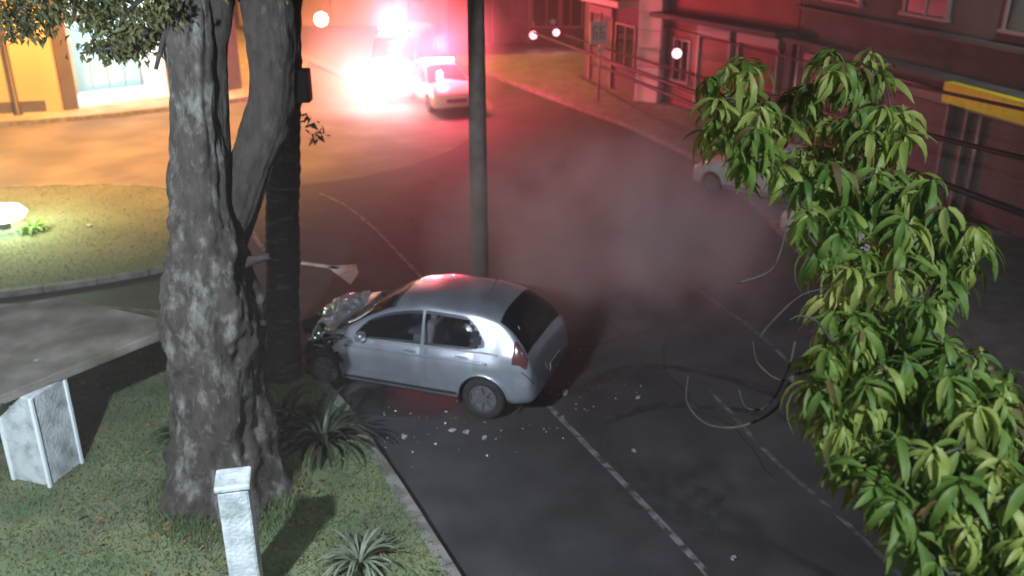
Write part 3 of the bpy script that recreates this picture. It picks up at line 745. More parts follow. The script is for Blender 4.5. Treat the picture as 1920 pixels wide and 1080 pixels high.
# lamps on walls
def wall_lamp(p, col, e, label, emit=120, r=.13, group=None, rl=.12):
    p = Vector(p); t = empty('wall_lamp', p, 0, label, 'lamp', group)
    MB().lathe([(0, -r), (r*.7, -r*.7), (r, 0), (r*.7, r*.7), (0, r)], 14).build('globe', emis('globe_glow', col, emit), t, True)
    MB().tube([(0, 0, r), (0, .0, r+.2), (0, .3, r+.3)], .02, 6).build('bracket', M['dark_metal'], t)
    point('wall_lamp_light', p+Vector((0, -.35, 0)), e, col, .1)
qa, _ = on_facade(1283, 95, b2, b3); wall_lamp(qa+Vector((-.35, -.6, 0)), (1, .42, .48), 20, 'oval pinkish lamp glowing in front of the red shop', 3.5, .17)
qa = PY(1000, 66, at(1000, 100).y); wall_lamp(qa, (1, .34, .45), 20, 'left of two pinkish lamps left of the white sign, the broader one', 3.5, .19)
qa = PY(1043, 61, at(1043, 100).y); wall_lamp(qa, (1, .4, .5), 16, 'right of two pinkish lamps left of the white sign, the rounder one', 4, .16)
qa = PY(421, 147, at(421, 178).y-1.0); wall_lamp(qa, (1, .85, .75), 12, 'small white lamp seen between the two tree trunks', 60, .1)
qa = PY(602, 36, 46); wall_lamp(qa, (1, .82, .45), 160, 'cream lamp above the far pavement beside the dark trunk', 30, .33)

# small marks far off on the right pavement: rubbish bags / reflectors
# bus stop sign
q = at(1121, 196)
t = empty('street_sign', (q.x, q.y, .12), R(8), 'white square sign with dark number on a thin pole by the far right kerb', 'sign')
MB().tube([(0, 0, 0), (0, 0, 3.05)], .045, 8).build('pole', M['lite_metal'], t, True)
hs = (PY(1112, 40, q.y).z, PY(1112, 82, q.y).z)
sgn = MB().box((-.38, -.08, hs[1]-.12), (.22, -.05, hs[0]-.12)).build('sign_plate', M['sign'], t)
zc = (hs[0]+hs[1])/2-.12
dg = MB()
for x0 in (-.30, -.04):   # two dark digits
    dg.box((x0, -.088, zc-.22), (x0+.05, -.081, zc+.22)).box((x0+.05, -.088, zc+.17), (x0+.18, -.081, zc+.22)).box((x0+.05, -.088, zc-.02), (x0+.18, -.081, zc+.03)).box((x0+.13, -.088, zc-.22), (x0+.18, -.081, zc-.02))
dg.build('lettering', mat('grey_ink', (.3, .25, .26), .6), sgn)
MB().box((-.10, -.07, hs[1]-.45), (.12, -.045, hs[1]-.22)).build('small_plate', M['sign'], t)

# ------------------------------------------------------------------ utility pole, cables
q = at(900, 548)
t = empty('utility_pole', (q.x, q.y, 0), 0, 'round concrete utility pole standing right behind the wrecked car', 'pole')
q2 = PY(896, 0, q.y)
MB().lathe([(0, 0), (.165, 0), (.16, 2), (.135, 7), (.12, 9.5), (0, 9.5)], 18).build('shaft', M['pole'], t, True)
MB().box((-1.0, -.06, 8.7), (1.0, .06, 8.82)).build('crossarm', M['dark_metal'], t)
pole_top = Vector((q.x, q.y, 8.9))
def cable(p, q, sag, r, label, grp):
    pts = []
    for i in range(15):
        s = i/14; a = Vector(p).lerp(Vector(q), s); a.z -= sag*4*s*(1-s); pts.append(a)
    o = MB().tube(pts, r, 6).build('power_cable', M['cable'], None, True); tag(o, label, 'cable', grp)
GC = 'overhead cables along the right pavement'
cable(PD(1000, 62, 38), PD(2060, 452, 11), .0, .05, 'lowest thick black cable crossing in front of the red shop', GC)
cable(PD(1060, 66, 38), PD(2060, 330, 13), .15, .045, 'middle black cable crossing the red shop and grey building', GC)
cable(PD(1110, 118, 34), PD(1330, 208, 22), .0, .05, 'short black cable low in front of the stone pillar', GC)
cable(PD(1180, 30, 36), PD(2060, 235, 14), .1, .035, 'highest black cable sloping past the yellow sign', GC)
# dark pole of the lamp by the ochre wall
p_ = at(36, 222)
street_lamp((p_.x, p_.y, .12), 8.2, (3.0, -3.8, 0), SODIUM, 19500, 'sodium street lamp with tall dark pole in front of the ochre wall', 'street lamps', 40, 'dark_metal', R(112))
p_ = at(560, 85)
street_lamp((p_.x, p_.y, .12), 8.0, (3.6, -5.0, 0), SODIUM, 13000, 'sodium street lamp standing behind the dark trunk at the far corner', 'street lamps', 40, 'dark_metal', R(150))
# LED lamps above the plaza, behind and beside the camera
street_lamp((-6.6, 1.3, .1), 6.3, (2.2, 1.2, 0), LED, 6600, 'white street lamp on the near plaza beside the camera', 'street lamps', 40, 'lite_metal', R(88), (-3.3, 10.6, .4))
street_lamp((3.2, -2.0, .1), 9.0, (.6, 1.3, 0), LED, 3100, 'white street lamp on the right pavement behind the camera', 'street lamps', 40, 'lite_metal', R(62), (3.4, 4.6, 4.0))
p_ = at(1960, 420)
t = empty('park_lamp', (-8.45, 3.6, .1), 0, 'twin globe lamp on a tall dark post at the side of the plaza', 'lamp')
MB().lathe([(0, 0), (.14, 0), (.12, .1), (.05, .15), (.05, 5.0), (0, 5.0)], 12).build('post', M['dark_metal'], t, True)
for (x, y, z, hz_) in ((-.15, .5, 5.85, 4.8), (.15, -.6, 3.85, 3.2)):
    MB().tube([(0, 0, hz_), (x*.6, y*.6, hz_+.1), (x, y, z-.3)], .025, 6).build('arm', M['dark_metal'], t, True)
    MB().lathe([(0, -.3), (.2, -.22), (.3, 0), (.2, .22), (0, .3)], 16, Matrix.Translation((x, y, z))).build('globe', emis('park_glow', (.9, .95, 1), 60), t, True)
    point('park_lamp_light', (-8.45+x, 3.6+y, z+.55), 60, LED, .3)
street_lamp((11.6, 15.0, .12), 8.0, (-1.4, 1.2, 0), LED, 1000, 'white street lamp on the right pavement beyond the right edge', 'street lamps', 40, 'lite_metal', R(66), (7.4, 24, .5))
# garden floodlight on the island
p_ = at(12, 436)
t = empty('garden_light', (p_.x, p_.y, .1), 0, 'glowing white garden lamp low on the green lawn at the left edge', 'lamp')
MB().tube([(0, 0, 0), (0, 0, .22)], .12, 12).build('post', M['dark_metal'], t)
MB().lathe([(0, .22), (.42, .24), (.50, .34), (.40, .46), (.2, .52), (0, .54)], 20).build('globe', emis('garden_glow', (.80, 1, .86), 14), t, True)
point('garden_lamp_light', p_+Vector((0, -.1, 1.5)), 620, (.62, 1, .58), .3)

# ------------------------------------------------------------------ trees
def trunk_mesh(path, rads, n=72, lump=.12, fl=None, ring=0, seed=0):
    """path of points with radii, knobbly"""
    pts = []; rr = []
    m = 12 if n > 30 else 7
    for i in range(len(path)-1):
        p0 = path[max(i-1, 0)]; p1 = path[i]; p2 = path[i+1]; p3 = path[min(i+2, len(path)-1)]
        for k in range(m):
            s = k/m; pts.append(.5*((2*p1)+(-p0+p2)*s+(2*p0-5*p1+4*p2-p3)*s*s+(-p0+3*p1-3*p2+p3)*s**3)); rr.append(rads[i]*(1-s)+rads[i+1]*s)
    pts.append(path[-1]); rr.append(rads[-1])
    mb = MB().tube(pts, rr, n)
    out = []
    for i, p in enumerate(mb.v):
        p = Vector(p); ri = i//n
        if ri < len(pts):
            c = pts[ri]; d = (p-c); L_ = d.length
            if L_ > 1e-6:
                d.normalize(); q = Vector((p.x*1.4, p.y*1.4, p.z*.7+seed))
                k = noise.noise(q*1.6)*lump*1.6 + noise.noise(q*4.5)*lump*.8 + noise.noise(q*12)*lump*.35 - abs(noise.noise(Vector((d.x*5, d.y*5, p.z*.9+seed))))*lump*1.1 + noise.noise(Vector((p.x*30, p.y*30, p.z*14)))*lump*.25
                if ring: k += ring*(1 if (ri % 2) else -1)
                if fl: 
                    th = math.atan2(d.y, d.x); k += fl*max(0, 1-(p.z-.1)/1.3)**2*(.5+.5*math.sin(th*5+1))
                p = c+d*(L_*(1+k))
        out.append(tuple(p))
    mb.v = out; return mb
YT = 9.8
def tp(px, py, r, Y=YT):
    p = PY(px, py, Y); dep = (p-Vector((0, 0, H))).dot(Vector((0, cp, -sp))); return p, r/F*dep
big = empty('plaza_tree', at(430, 945), 0, 'huge old tree with mottled lichen bark forking on the near lawn', 'tree')
B0 = big.location.copy()
def trunk_part(name, spec, m, parent, base, Y=YT, **kw):
    P_ = [tp(a, b, c, Y) for a, b, c in spec]
    mb = trunk_mesh([p for p, r in P_], [r for p, r in P_], **kw)
    mb.v = [tuple(Vector(v)-base) for v in mb.v]
    return mb.build(name, m, parent, True)
trunk_part('trunk', [(435, 990, 112), (430, 930, 104), (420, 850, 92), (406, 740, 90), (402, 640, 92), (398, 560, 90), (390, 480, 80), (380, 400, 66), (372, 300, 54), (366, 200, 49), (362, 100, 46), (358, 0, 45), (354, -160, 44)], M['bark'], big, B0, lump=.16, fl=.35)
trunk_part('limb', [(410, 500, 40), (440, 410, 38), (466, 330, 40), (490, 260, 42), (510, 180, 44), (516, 90, 48), (508, 0, 58), (508, -160, 55)], M['bark_limb'], big, B0, Y=YT+.25, lump=.12, seed=4)
trunk_part('limb', [(400, 330, 36), (408, 230, 26), (402, 150, 24), (402, 80, 24), (410, 10, 28), (420, -160, 34)], M['bark_limb'], big, B0, Y=YT+.1, lump=.12, seed=9)
# short dark stubs
for (x0, y0_, x1, y1_, r_) in ((430, 505, 505, 480, 10), (425, 612, 500, 606, 8), (335, 600, 372, 606, 8)):
    P_ = [tp(x0, y0_, r_), tp((x0+x1)/2, (y0_+y1_)/2-3, r_), tp(x1, y1_, r_*.7)]
    mb = MB().tube([p-B0 for p, _ in P_], [r for _, r in P_], 8); mb.build('branch_stub', M['bark_dark'], big, True)
# slim ringed trunk behind
ring = empty('slim_tree', at(532, 715), 0, 'slim dark ringed trunk standing against the front of the wrecked car', 'tree')
YS = at(532, 715).y
trunk_part('trunk', [(532, 730, 36), (530, 640, 33), (530, 500, 31), (530, 400, 31), (530, 250, 33), (530, 100, 34), (530, -140, 35)], M['bark_dark'], ring, ring.location.copy(), Y=YS, lump=.06, ring=.03, seed=2)
pbx = PY(568, 160, YS); 
bx = MB().box((-.10, -.12, -.22), (.10, .12, .22), Matrix.Translation(pbx)).build('meter_box', M['dark_metal'], None, bevel=.02)
tag(bx, 'small dark box fixed to the right side of the slim trunk', 'box')
# leaves
def leaf_geo(L_, W_, droop, fold=.25, n=5):
    v = []; f = []
    for i in range(n+1):
        s = i/n; wd = W_*math.sin(math.pi*min(1, s*.94+.04))**.8*(1-.25*s); a = droop*s
        x = L_*s*math.cos(a*.7); z = -L_*s*math.sin(a*.7)
        v += [(x, -wd/2, z+wd*fold), (x, 0, z), (x, wd/2, z+wd*fold)]
    for i in range(n):
        a = i*3; f += [(a, a+1, a+4, a+3), (a+1, a+2, a+5, a+4)]
    return v, f
def scatter_leaves(mats4, variants, origin=Vector((0, 0, 0))):
    V = []; Fc = []; n = 0
    for Mx, k in mats4:
        v, f = variants[k]; A_ = np.array(Mx)
        vv = np.c_[np.array(v), np.ones(len(v))] @ A_.T; V.append(vv[:, :3]-np.array(origin)); Fc += [tuple(i+n for i in g_) for g_ in f]; n += len(v)
    me = bpy.data.meshes.new('leaves'); me.from_pydata(np.concatenate(V).tolist(), [], Fc); return me
def orient(p, dirv, roll, s):
    d = Vector(dirv).normalized(); up = Vector((0, 0, 1)); y = up.cross(d)
    if y.length < .05: y = Vector((1, 0, 0))
    y.normalize(); z = d.cross(y)
    Rm = Matrix((d, y, z)).transposed().to_4x4()
    return Matrix.Translation(p) @ Rm @ Matrix.Rotation(roll, 4, 'X') @ Matrix.Scale(s, 4)
# crown of the big tree over the top of the frame
LV2 = [leaf_geo(.10, .045, .5, .2, 2), leaf_geo(.08, .05, .8, .2, 2)]
def crown(parent, base, centres, per, m, sprd):
    rnd = random.Random(5); L4 = []
    for c in centres:
        for k in range(per):
            p = Vector(c)+Vector((rnd.gauss(0, sprd), rnd.gauss(0, sprd), rnd.gauss(0, sprd*.5)))
            th = rnd.uniform(0, 6.28); L4.append((orient(p, (math.cos(th), math.sin(th), rnd.uniform(-1.2, .1)), rnd.uniform(-1, 1), rnd.uniform(.7, 1.3)), rnd.randrange(2)))
    me = scatter_leaves(L4, LV2, base); o = link('foliage', me, m, parent); o['kind'] = 'stuff'; return o
cs = []
rnd = random.Random(3)
for k in range(70):
    px = rnd.uniform(-60, 330); cs.append(PD(px, rnd.uniform(-120, 10 if px < 120 else 22), rnd.uniform(8.5, 11)))
for (px, py) in ((20, 30), (60, 45), (100, 20), (150, 22), (190, 35), (215, 50), (235, 70), (258, 75), (245, 88), (285, 40), (300, 70), (190, 80), (225, 95), (270, 60), (40, 60)):
    cs.append(PD(px, py, 9.5)); cs.append(PD(px+8, py-6, 9.8))
crown(big, B0, cs, 55, M['leaf2'], .13)
cs = [PD(rnd.uniform(330, 560), rnd.uniform(-150, -30), rnd.uniform(9, 12)) for k in range(30)]
crown(big, B0, cs, 50, M['leaf2'], .2)
# branches carrying it
bm_ = MB()
for (pp) in (((364, -60), (300, -30), (240, 20), (215, 60)), ((364, -80), (250, -60), (120, -20), (30, 20)), ((340, -20), (300, 40), (240, 85), (150, 100)), ((340, -20), (310, 60), (292, 130))):
    bm_.tube([PD(a, b, 9.4)-B0 for a, b in pp], [.05, .03, .02, .01], 7)
bm_.build('branch', M['bark_dark'], big, True)
# small dry leaves on the slim trunk
cs = [PY(588, 235, YS), PY(598, 250, YS), PY(575, 215, YS), PY(590, 262, YS)]
crown(ring, ring.location.copy(), cs, 14, M['leaf2'], .05)

# ------------------------------------------------------------------ long-leaf tree at right, close to the camera
mango = empty('long_leaf_tree', (4.5, 4.8, .12), 0, 'leafy green tree with long drooping leaves close to the camera at right', 'tree')
MB0 = mango.location.copy()
mb = trunk_mesh([Vector((0, 0, 0)), Vector((.05, .1, 1.3)), Vector((-.1, .2, 2.3)), Vector((-.6, .3, 3.0)), Vector((-1.2, .5, 3.5))], [.13, .10, .08, .05, .015], n=16, lump=.1)
mb.build('trunk', M['twig'], mango, True)
rnd = random.Random(11)
whorls = []
def inpoly(x, y, poly):
    c = False; j = len(poly)-1
    for i in range(len(poly)):
        if (poly[i][1] > y) != (poly[j][1] > y) and x < (poly[j][0]-poly[i][0])*(y-poly[i][1])/(poly[j][1]-poly[i][1])+poly[i][0]: c = not c
        j = i
    return c
OUT = [(1500, 160), (1560, 80), (1650, 110), (1700, 220), (1730, 330), (1830, 400), (1850, 470), (1770, 560), (1820, 640), (1900, 700), (1960, 800), (1980, 1180), (1740, 1130), (1700, 1010), (1600, 890), (1530, 820), (1520, 740), (1510, 640), (1560, 560), (1500, 385), (1430, 300), (1360, 290), (1300, 210), (1330, 120), (1410, 110), (1440, 170)]
tries = 0
while len(whorls) < 400 and tries < 20000:
    tries += 1; x, y = rnd.uniform(1320, 1980), rnd.uniform(70, 1180)
    if not inpoly(x, y, OUT): continue
    dens = 1.0
    if y < 300: dens = .7
    if rnd.random() > dens: continue
    s = (y-100)/1000; dep = 6.6-1.6*s+rnd.uniform(-.5, .7)
    p = PD(x, y, dep)
    if any((p-q).length < .105 for q in whorls): continue
    whorls.append(p)
LV = [leaf_geo(.23, .058, .9), leaf_geo(.21, .052, 1.4), leaf_geo(.17, .048, .7), leaf_geo(.24, .060, 1.7)]
L4 = []
for c in whorls:
    n_ = rnd.randint(12, 19); young = rnd.random() < .22
    for k in range(n_):
        th = k*2.4+rnd.uniform(-.3, .3); el = rnd.uniform(-.9, .35)
        dv = (math.cos(th)*math.cos(el), math.sin(th)*math.cos(el), math.sin(el))
        p = c+Vector(dv)*.01+Vector((0, 0, rnd.uniform(-.05, .05)))
        L4.append((orient(p, dv, rnd.uniform(-.5, .5), rnd.uniform(.5, 1.25)), rnd.randrange(4), 2 if rnd.random() < .05 else int(young or rnd.random() < .10)))
camv = Vector((0, 0, H))
L4.sort(key=lambda q: (q[0].translation-camv).length)
lm = {}
for k, (v, f) in enumerate(LV):
    for yg in (0, 1, 2):
        me = bpy.data.meshes.new('leaf'); me.from_pydata(v, [], f); me.materials.append(M[('leaf', 'leaf_young', 'leaf_dry')[yg]])
        me.polygons.foreach_set('use_smooth', [True]*len(me.polygons)); lm[(k, yg)] = me
for i, (Mx, k, yg) in enumerate(L4[:295]):
    o = bpy.data.objects.new('leaf', lm[(k, int(yg))]); C.objects.link(o); o.parent = mango; o.matrix_local = Matrix.Translation(-MB0) @ Mx
for yg in (0, 1, 2):
    me = scatter_leaves([(a, b) for a, b, c in L4[295:] if int(c) == yg], LV, MB0)
    o = link('foliage', me, M[('leaf', 'leaf_young', 'leaf_dry')[yg]], mango, True); o['kind'] = 'stuff'
# twigs: each whorl hangs on its nearest neighbour nearer the trunk, so the branches fork
core = [Vector((3.9, 5.1, 3.1)), Vector((3.3, 5.3, 3.6))]
tw = MB(); nodes = list(core)
for c in sorted(whorls, key=lambda q: min((q-k).length for k in core)):
    b = min(nodes, key=lambda q: (q-c).length + .5*max(0, q.z-c.z)); nodes.append(c); dd = (c-b).length
    mid = (b+c)/2+Vector((rnd.uniform(-.1, .1), rnd.uniform(-.1, .1), -.15))*dd
    r0 = .015 if dd > .3 else .009
    tw.tube([b-MB0, (b*.6+mid*.4)-MB0, mid-MB0, (mid*.4+c*.6)-MB0, c-MB0], [r0, r0*.9, r0*.8, r0*.6, .004], 5, cap=False)
tw.build('twigs', M['twig'], mango, True)['kind'] = 'stuff'
# bare looping twigs on the left of the crown
for pp, rr in ((((1475, 420), (1462, 475), (1440, 510), (1385, 530)), .009), (((1550, 540), (1500, 555), (1450, 600), (1425, 630)), .008), (((1290, 705), (1288, 755), (1325, 795), (1385, 800), (1450, 770), (1480, 720), (1500, 690)), .011),
               (((1412, 640), (1420, 680), (1460, 712), (1500, 700), (1530, 690)), .010), (((1385, 730), (1400, 765), (1440, 760), (1475, 700), (1490, 640)), .009), (((1480, 600), (1500, 592), (1530, 602), (1560, 640)), .009)):
    P3 = [PD(a, b, 5.6)-MB0 for a, b in pp]
    s2 = []
    for i in range(len(P3)-1):
        p0 = P3[max(i-1, 0)]; p1 = P3[i]; p2 = P3[i+1]; p3 = P3[min(i+2, len(P3)-1)]
        for k in range(6):
            s = k/6; s2.append(.5*((2*p1)+(-p0+p2)*s+(2*p0-5*p1+4*p2-p3)*s*s+(-p0+3*p1-3*p2+p3)*s**3))
    s2.append(P3[-1]); nn = len(s2)
    MB().tube(s2, [rr*.8*(.5+.9*i/nn) for i in range(nn)], 7).build('bare_twig', M['twig'], mango, True)

# ------------------------------------------------------------------ plaza furniture and plants
# concrete slab on a white pedestal
zs = 1.5
t0 = at(90, 925); tb = empty('concrete_table', (t0.x, t0.y, .11), 0, 'grey concrete slab top on a white square pedestal at lower left', 'table')
top = [at(-190, 605, zs), at(112, 556, zs), at(305, 598, zs), at(300, 622, zs), at(0, 742, zs), at(-190, 820, zs)]
mb = MB().prism([(p.x, p.y) for p in top], zs-.11, zs-.001); mb.v = [tuple(Vector(v)-Vector((t0.x, t0.y, .11))) for v in mb.v]
mb.build('slab', M['concrete'], tb, bevel=.015)
fc = at(60, 748, zs-.12); dv = Vector((fc.x, fc.y, 0)).normalized(); pc = Vector((fc.x, fc.y, 0))+dv*.41-Vector((t0.x, t0.y, 0))
PM = Matrix.Translation(pc) @ Matrix.Rotation(math.atan2(dv.y, dv.x)+R(42), 4, 'Z')
ped = MB().box((-.28, -.28, 0), (.28, .28, zs-.112-.115), PM); ped.build('pedestal', M['whitewash'], tb, bevel=.02)
for s1, s2_ in ((-1, -1), (1, -1), (-1, 1), (1, 1)):
    MB().box((s1*.282-.022, s2_*.282-.022, .0), (s1*.282+.022, s2_*.282+.022, zs-.23), PM).build('edge_strip', M['white_panel'], tb, bevel=.006)
rim = MB(); tpz = [Vector((p.x-t0.x, p.y-t0.y, 0)) for p in top]
for i in range(5):
    p, q_ = tpz[i], tpz[i+1]; dd = (q_-p); n_ = Vector((-dd.y, dd.x, 0)).normalized()*.05
    a1, a2 = p+dd*.01, q_-dd*.01
    rim.prism([a1, a2, a2-n_*2, a1-n_*2], zs-.11-.12, zs-.11-.108)
rim.build('drip_edge', M['concrete'], tb)
# white post
q = at(470, 1135)
wp = empty('white_post', (q.x, q.y, .10), R(12), 'thick whitewashed post on the lawn at the bottom edge, left of the pale plant', 'post')
zp = PY(470, 905, q.y).z
MB().box((-.155, -.155, 0), (.155, .155, zp-.1), None).build('shaft', M['whitewash'], wp, bevel=.03)
MB().box((-.175, -.175, zp-.1+.002), (.175, .175, zp-.03)).build('cap', M['whitewash'], wp, bevel=.02)
# arching plants
def fronds(name, pos, n, L_, wd, m, label, seed, up=(.5, 1.2)):
    rnd = random.Random(seed); t = empty(name, pos, 0, label, 'plant')
    for k in range(n):
        th = k*2.4+rnd.uniform(-.3, .3); el = rnd.uniform(*up); Lk = L_*rnd.uniform(.7, 1.15); v = []; f = []; ns = 8
        p = Vector((math.cos(th)*.03, math.sin(th)*.03, .02)); e = el
        side = Vector((-math.sin(th), math.cos(th), 0))
        for i in range(ns+1):
            s = i/ns; w_ = wd*math.sin(math.pi*min(.98, .12+.88*s))**.7
            v += [tuple(p-side*w_/2+Vector((0, 0, w_*.3))), tuple(p), tuple(p+side*w_/2+Vector((0, 0, w_*.3)))]
            p = p+Vector((math.cos(th)*math.cos(e), math.sin(th)*math.cos(e), math.sin(e)))*Lk/ns; e -= 1.9/ns*rnd.uniform(.7, 1.2)
        for i in range(ns):
            a = i*3; f += [(a, a+1, a+4, a+3), (a+1, a+2, a+5, a+4)]
        mb = MB().add(v, f); mb.build('leaf', m, t, True, fix=False)
    return t
q = at(608, 850); fronds('arching_plant', (q.x, q.y, .10), 46, .95, .07, M['frond'], 'dark rosette plant with long arching leaves below the wrecked car', 1, (.3, 1.35))
q = at(540, 800); fronds('arching_plant', (q.x, q.y, .10), 26, .7, .06, M['frond'], 'smaller dark arching plant right beside the foot of the big tree', 4, (.4, 1.3))
q = at(675, 1075); fronds('pale_plant', (q.x, q.y, .10), 60, .55, .035, M['frond_pale'], 'bushy pale grey green plant at the bottom edge beside the kerb', 2, (.3, 1.4))
q = at(345, 830); fronds('low_plant', (q.x, q.y, .10), 24, .42, .05, M['frond'], 'low green plant left of the big tree foot', 3, (.3, 1.2))
# bush beside the garden light
q = at(62, 440); fronds('low_plant', (q.x, q.y, .10), 30, .45, .08, M['leaf'], 'small green clump right of the glowing garden lamp', 6, (.2, 1.1))
# debris
def shard(px, py, s, label, z=.003, seed=0, m='debris'):
    q = at(px, py); rnd = random.Random(seed); n = rnd.randint(4, 6)
    pts = [(math.cos(2*math.pi*k/n)*s*rnd.uniform(.5, 1.2), math.sin(2*math.pi*k/n)*s*rnd.uniform(.4, .9)) for k in range(n)]
    mb = MB().prism(pts, 0, .006+s*.10); top = len(mb.v)//2
    mb.v = [(x, y, z_+(.3*s*rnd.random() if i >= top else 0)) for i, (x, y, z_) in enumerate(mb.v)]
    o = mb.build('debris', M[m]); o.location = (q.x, q.y, z); o.rotation_euler = (0, 0, rnd.uniform(0, 6)); tag(o, label, 'debris', 'broken pieces of the car scattered on the road'); return o
shard(606, 712, .2, 'large white triangular piece lying before the wrecked car front', .13, 1, 'sign')
shard(757, 822, .07, 'small white scrap left of the row of scraps below the car', .003, 2)
shard(848, 808, .06, 'white scrap at the left end of the row below the car', .003, 3)
shard(876, 811, .075, 'flat white scrap in the middle of the row below the car', .003, 4)
shard(909, 822, .055, 'tiny white scrap at the right end of the row below the car', .003, 5)
shard(1058, 738, .085, 'pinkish scrap just right of the rear wheel of the wreck', .003, 6)
shard(1197, 746, .05, 'small dull scrap on the dark road right of the lane line', .003, 7)
shard(1188, 846, .06, 'dull scrap on the road near the lower part of the lane line', .003, 8)
shard(1375, 1048, .05, 'scrap lying lowest on the dark road near the bottom edge', .003, 9)
shard(1367, 458, .07, 'scrap on the far dark road near the parked white cars', .003, 10)
shard(68, 676, .03, 'tiny bright scrap lying on the grey concrete slab', .003, 11).location = at(68, 676, zs)
shard(170, 432, .09, 'small pale scrap lying on the lit lawn island', .105, 12)

lt = []; rl = random.Random(21)
for k in range(900):
    px, py = rl.uniform(-40, 900), rl.uniform(640, 1090)
    if k % 2: px, py = rl.gauss(440, 130), rl.gauss(930, 70)
    q = at(px, py, .12)
    if px > 560+(py-685)*.74: continue
    lt.append((orient((q.x, q.y, .135+rl.uniform(0, .03)), (rl.uniform(-1, 1), rl.uniform(-1, 1), rl.uniform(-.3, .3)), rl.uniform(0, 6), rl.uniform(.4, 1.1)), rl.randrange(2)))
o = link('leaf_litter', scatter_leaves(lt, LV2), M['leaf_dry']); tag(o, 'fallen brown leaves strewn over the near lawn and tree foot', 'leaves', kind='stuff')
bd = MB(); 
for k in range(2600):
    th = rl.uniform(0, 6.28); rr_ = rl.uniform(.55, .98); c = Vector((B0.x+math.cos(th)*rr_, B0.y+math.sin(th)*rr_, .1)); hh = rl.uniform(.06, .2); dx = Vector((rl.uniform(-1, 1), rl.uniform(-1, 1), 0)).normalized()*.008
    bd.add([c-dx, c+dx, c+Vector((rl.gauss(0, .04), rl.gauss(0, .04), hh))], [(0, 1, 2)])
tag(bd.build('grass_tuft', M['blade'], fix=False), 'longer uncut grass growing around the foot of the big tree', 'grass', kind='stuff')
ck = mat('crack_dark', (.008, .008, .008), .9)
for (px, py, ax, ay, n_) in ((1010, 700, 14, -9, 22), (1250, 640, 10, 14, 20), (1080, 560, 12, 3, 18), (760, 400, 9, 6, 16)):
    pts = []; x, y = px, py
    for k in range(n_): pts.append(at(x, y)); x += ax+rl.gauss(0, 8); y += ay+rl.gauss(0, 6)
    o = ribbon([Vector((p.x, p.y)) for p in pts], .02, 0, .0035).build('road_crack', ck); o['kind'] = 'structure'
stn = mat('fluid_stain', (.012, .012, .013), .55, col2=(.02, .02, .02), scale=4)
q = at(640, 745); pp = [(q.x+math.cos(k*.42)*(.9+.35*noise.noise(Vector((k*.7, 1, 1)))), q.y+.2+math.sin(k*.42)*(.55+.3*noise.noise(Vector((k*.9, 3, 1))))) for k in range(15)]
pp = [(x+1.0, y-.25) for x, y in pp]
o = MB().prism(pp, 0, .003).build('fluid_stain', stn); o['kind'] = 'structure'
gf = MB(); rg = random.Random(8)
for k in range(130):
    q = at(rg.gauss(850, 160), rg.gauss(800, 38)) if k % 3 else at(rg.gauss(1120, 60), rg.gauss(740, 30)); z_ = .006 if q.x > -1.5 else .12; s_ = rg.uniform(.008, .03); th = rg.uniform(0, 6)
    if q.x < at(700, 870).x: continue
    p3 = [Vector((q.x+math.cos(th+k3*2.1)*s_*rg.uniform(.5, 1), q.y+math.sin(th+k3*2.1)*s_*rg.uniform(.5, 1), z_+rg.uniform(0, s_))) for k3 in range(3)]
    gf.add(p3, [(0, 1, 2)])
tag(gf.build('glass_fragments', M['lamp_lens'], fix=False), 'glass crumbs and chips sprinkled on the road around the wreck', 'debris', kind='stuff')
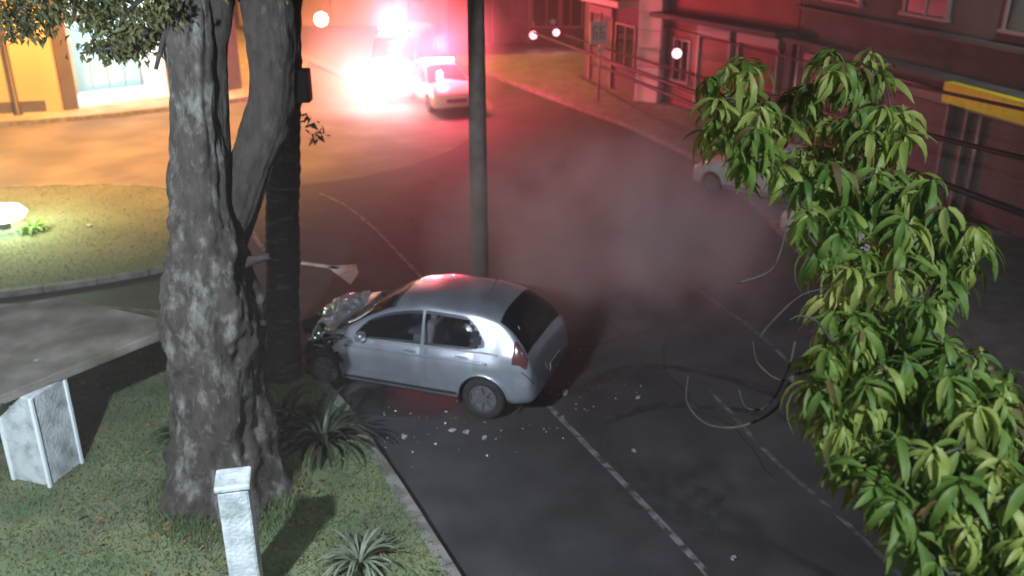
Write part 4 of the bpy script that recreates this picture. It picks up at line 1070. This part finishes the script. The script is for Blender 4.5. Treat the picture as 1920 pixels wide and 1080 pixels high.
# ------------------------------------------------------------------ air
hz = MB().box((-62, -14, -1.0), (62, 115, 13)).build('haze', None); hz['kind'] = 'stuff'
def volmat(name, col, dens, noisy=None):
    m = bpy.data.materials.new(name); m.use_nodes = True; t = m.node_tree; t.nodes.remove(t.nodes['Principled BSDF'])
    v = t.nodes.new('ShaderNodeVolumePrincipled'); v.inputs['Color'].default_value = (*col, 1); v.inputs['Density'].default_value = dens; v.inputs['Anisotropy'].default_value = .25
    t.links.new(v.outputs[0], [n for n in t.nodes if n.type == 'OUTPUT_MATERIAL'][0].inputs['Volume'])
    if noisy:
        tc = t.nodes.new('ShaderNodeTexCoord'); n = t.nodes.new('ShaderNodeTexNoise'); n.inputs['Scale'].default_value = noisy[0]; n.inputs['Detail'].default_value = 3
        t.links.new(tc.outputs['Object'], n.inputs['Vector'])
        gr = t.nodes.new('ShaderNodeTexGradient'); gr.gradient_type = 'SPHERICAL'; mp = t.nodes.new('ShaderNodeMapping'); mp.inputs['Scale'].default_value = noisy[1]
        t.links.new(tc.outputs['Object'], mp.inputs[0]); t.links.new(mp.outputs[0], gr.inputs[0])
        a = t.nodes.new('ShaderNodeMapRange'); a.inputs[1].default_value = .38; a.inputs[2].default_value = .62; t.links.new(n.outputs[0], a.inputs[0])
        m1 = t.nodes.new('ShaderNodeMath'); m1.operation = 'MULTIPLY'; t.links.new(a.outputs[0], m1.inputs[0]); t.links.new(gr.outputs[0], m1.inputs[1])
        m2 = t.nodes.new('ShaderNodeMath'); m2.operation = 'MULTIPLY'; t.links.new(m1.outputs[0], m2.inputs[0]); m2.inputs[1].default_value = dens
        t.links.new(m2.outputs[0], v.inputs['Density'])
    return m
hz.data.materials.append(volmat('haze_air', (.9, .88, .88), .0034))
def smoke(name, pos, sx, sy, sz, dens, col, label, scale=.5):
    mb = MB(); prof = [(math.sin(math.pi*i/12), -math.cos(math.pi*i/12)) for i in range(13)]
    mb.lathe(prof, 20); mb.v = [(x*sx, y*sy, z*sz) for x, y, z in mb.v]
    o = mb.build(name, None); o.location = pos; o.data.materials.append(volmat(name+'_air', col, dens, (scale, (1/sx, 1/sy, 1/sz)))); tag(o, label, 'smoke', kind='stuff'); return o
q = at(1120, 590); smoke('smoke', (q.x+.3, q.y+.6, 1.3), 3.6, 3.4, 2.2, 1.15, (.82, .74, .76), 'drifting dusty smoke behind the wrecked car', .7)
q = at(735, 205); smoke('glare_fog', (q.x, q.y, 2.0), 4.4, 4.0, 3.2, .42, (.95, .93, .93), 'fog added around the rescue van to spread its headlight glare', .25)  # fog ball added to stand in for headlight bloom
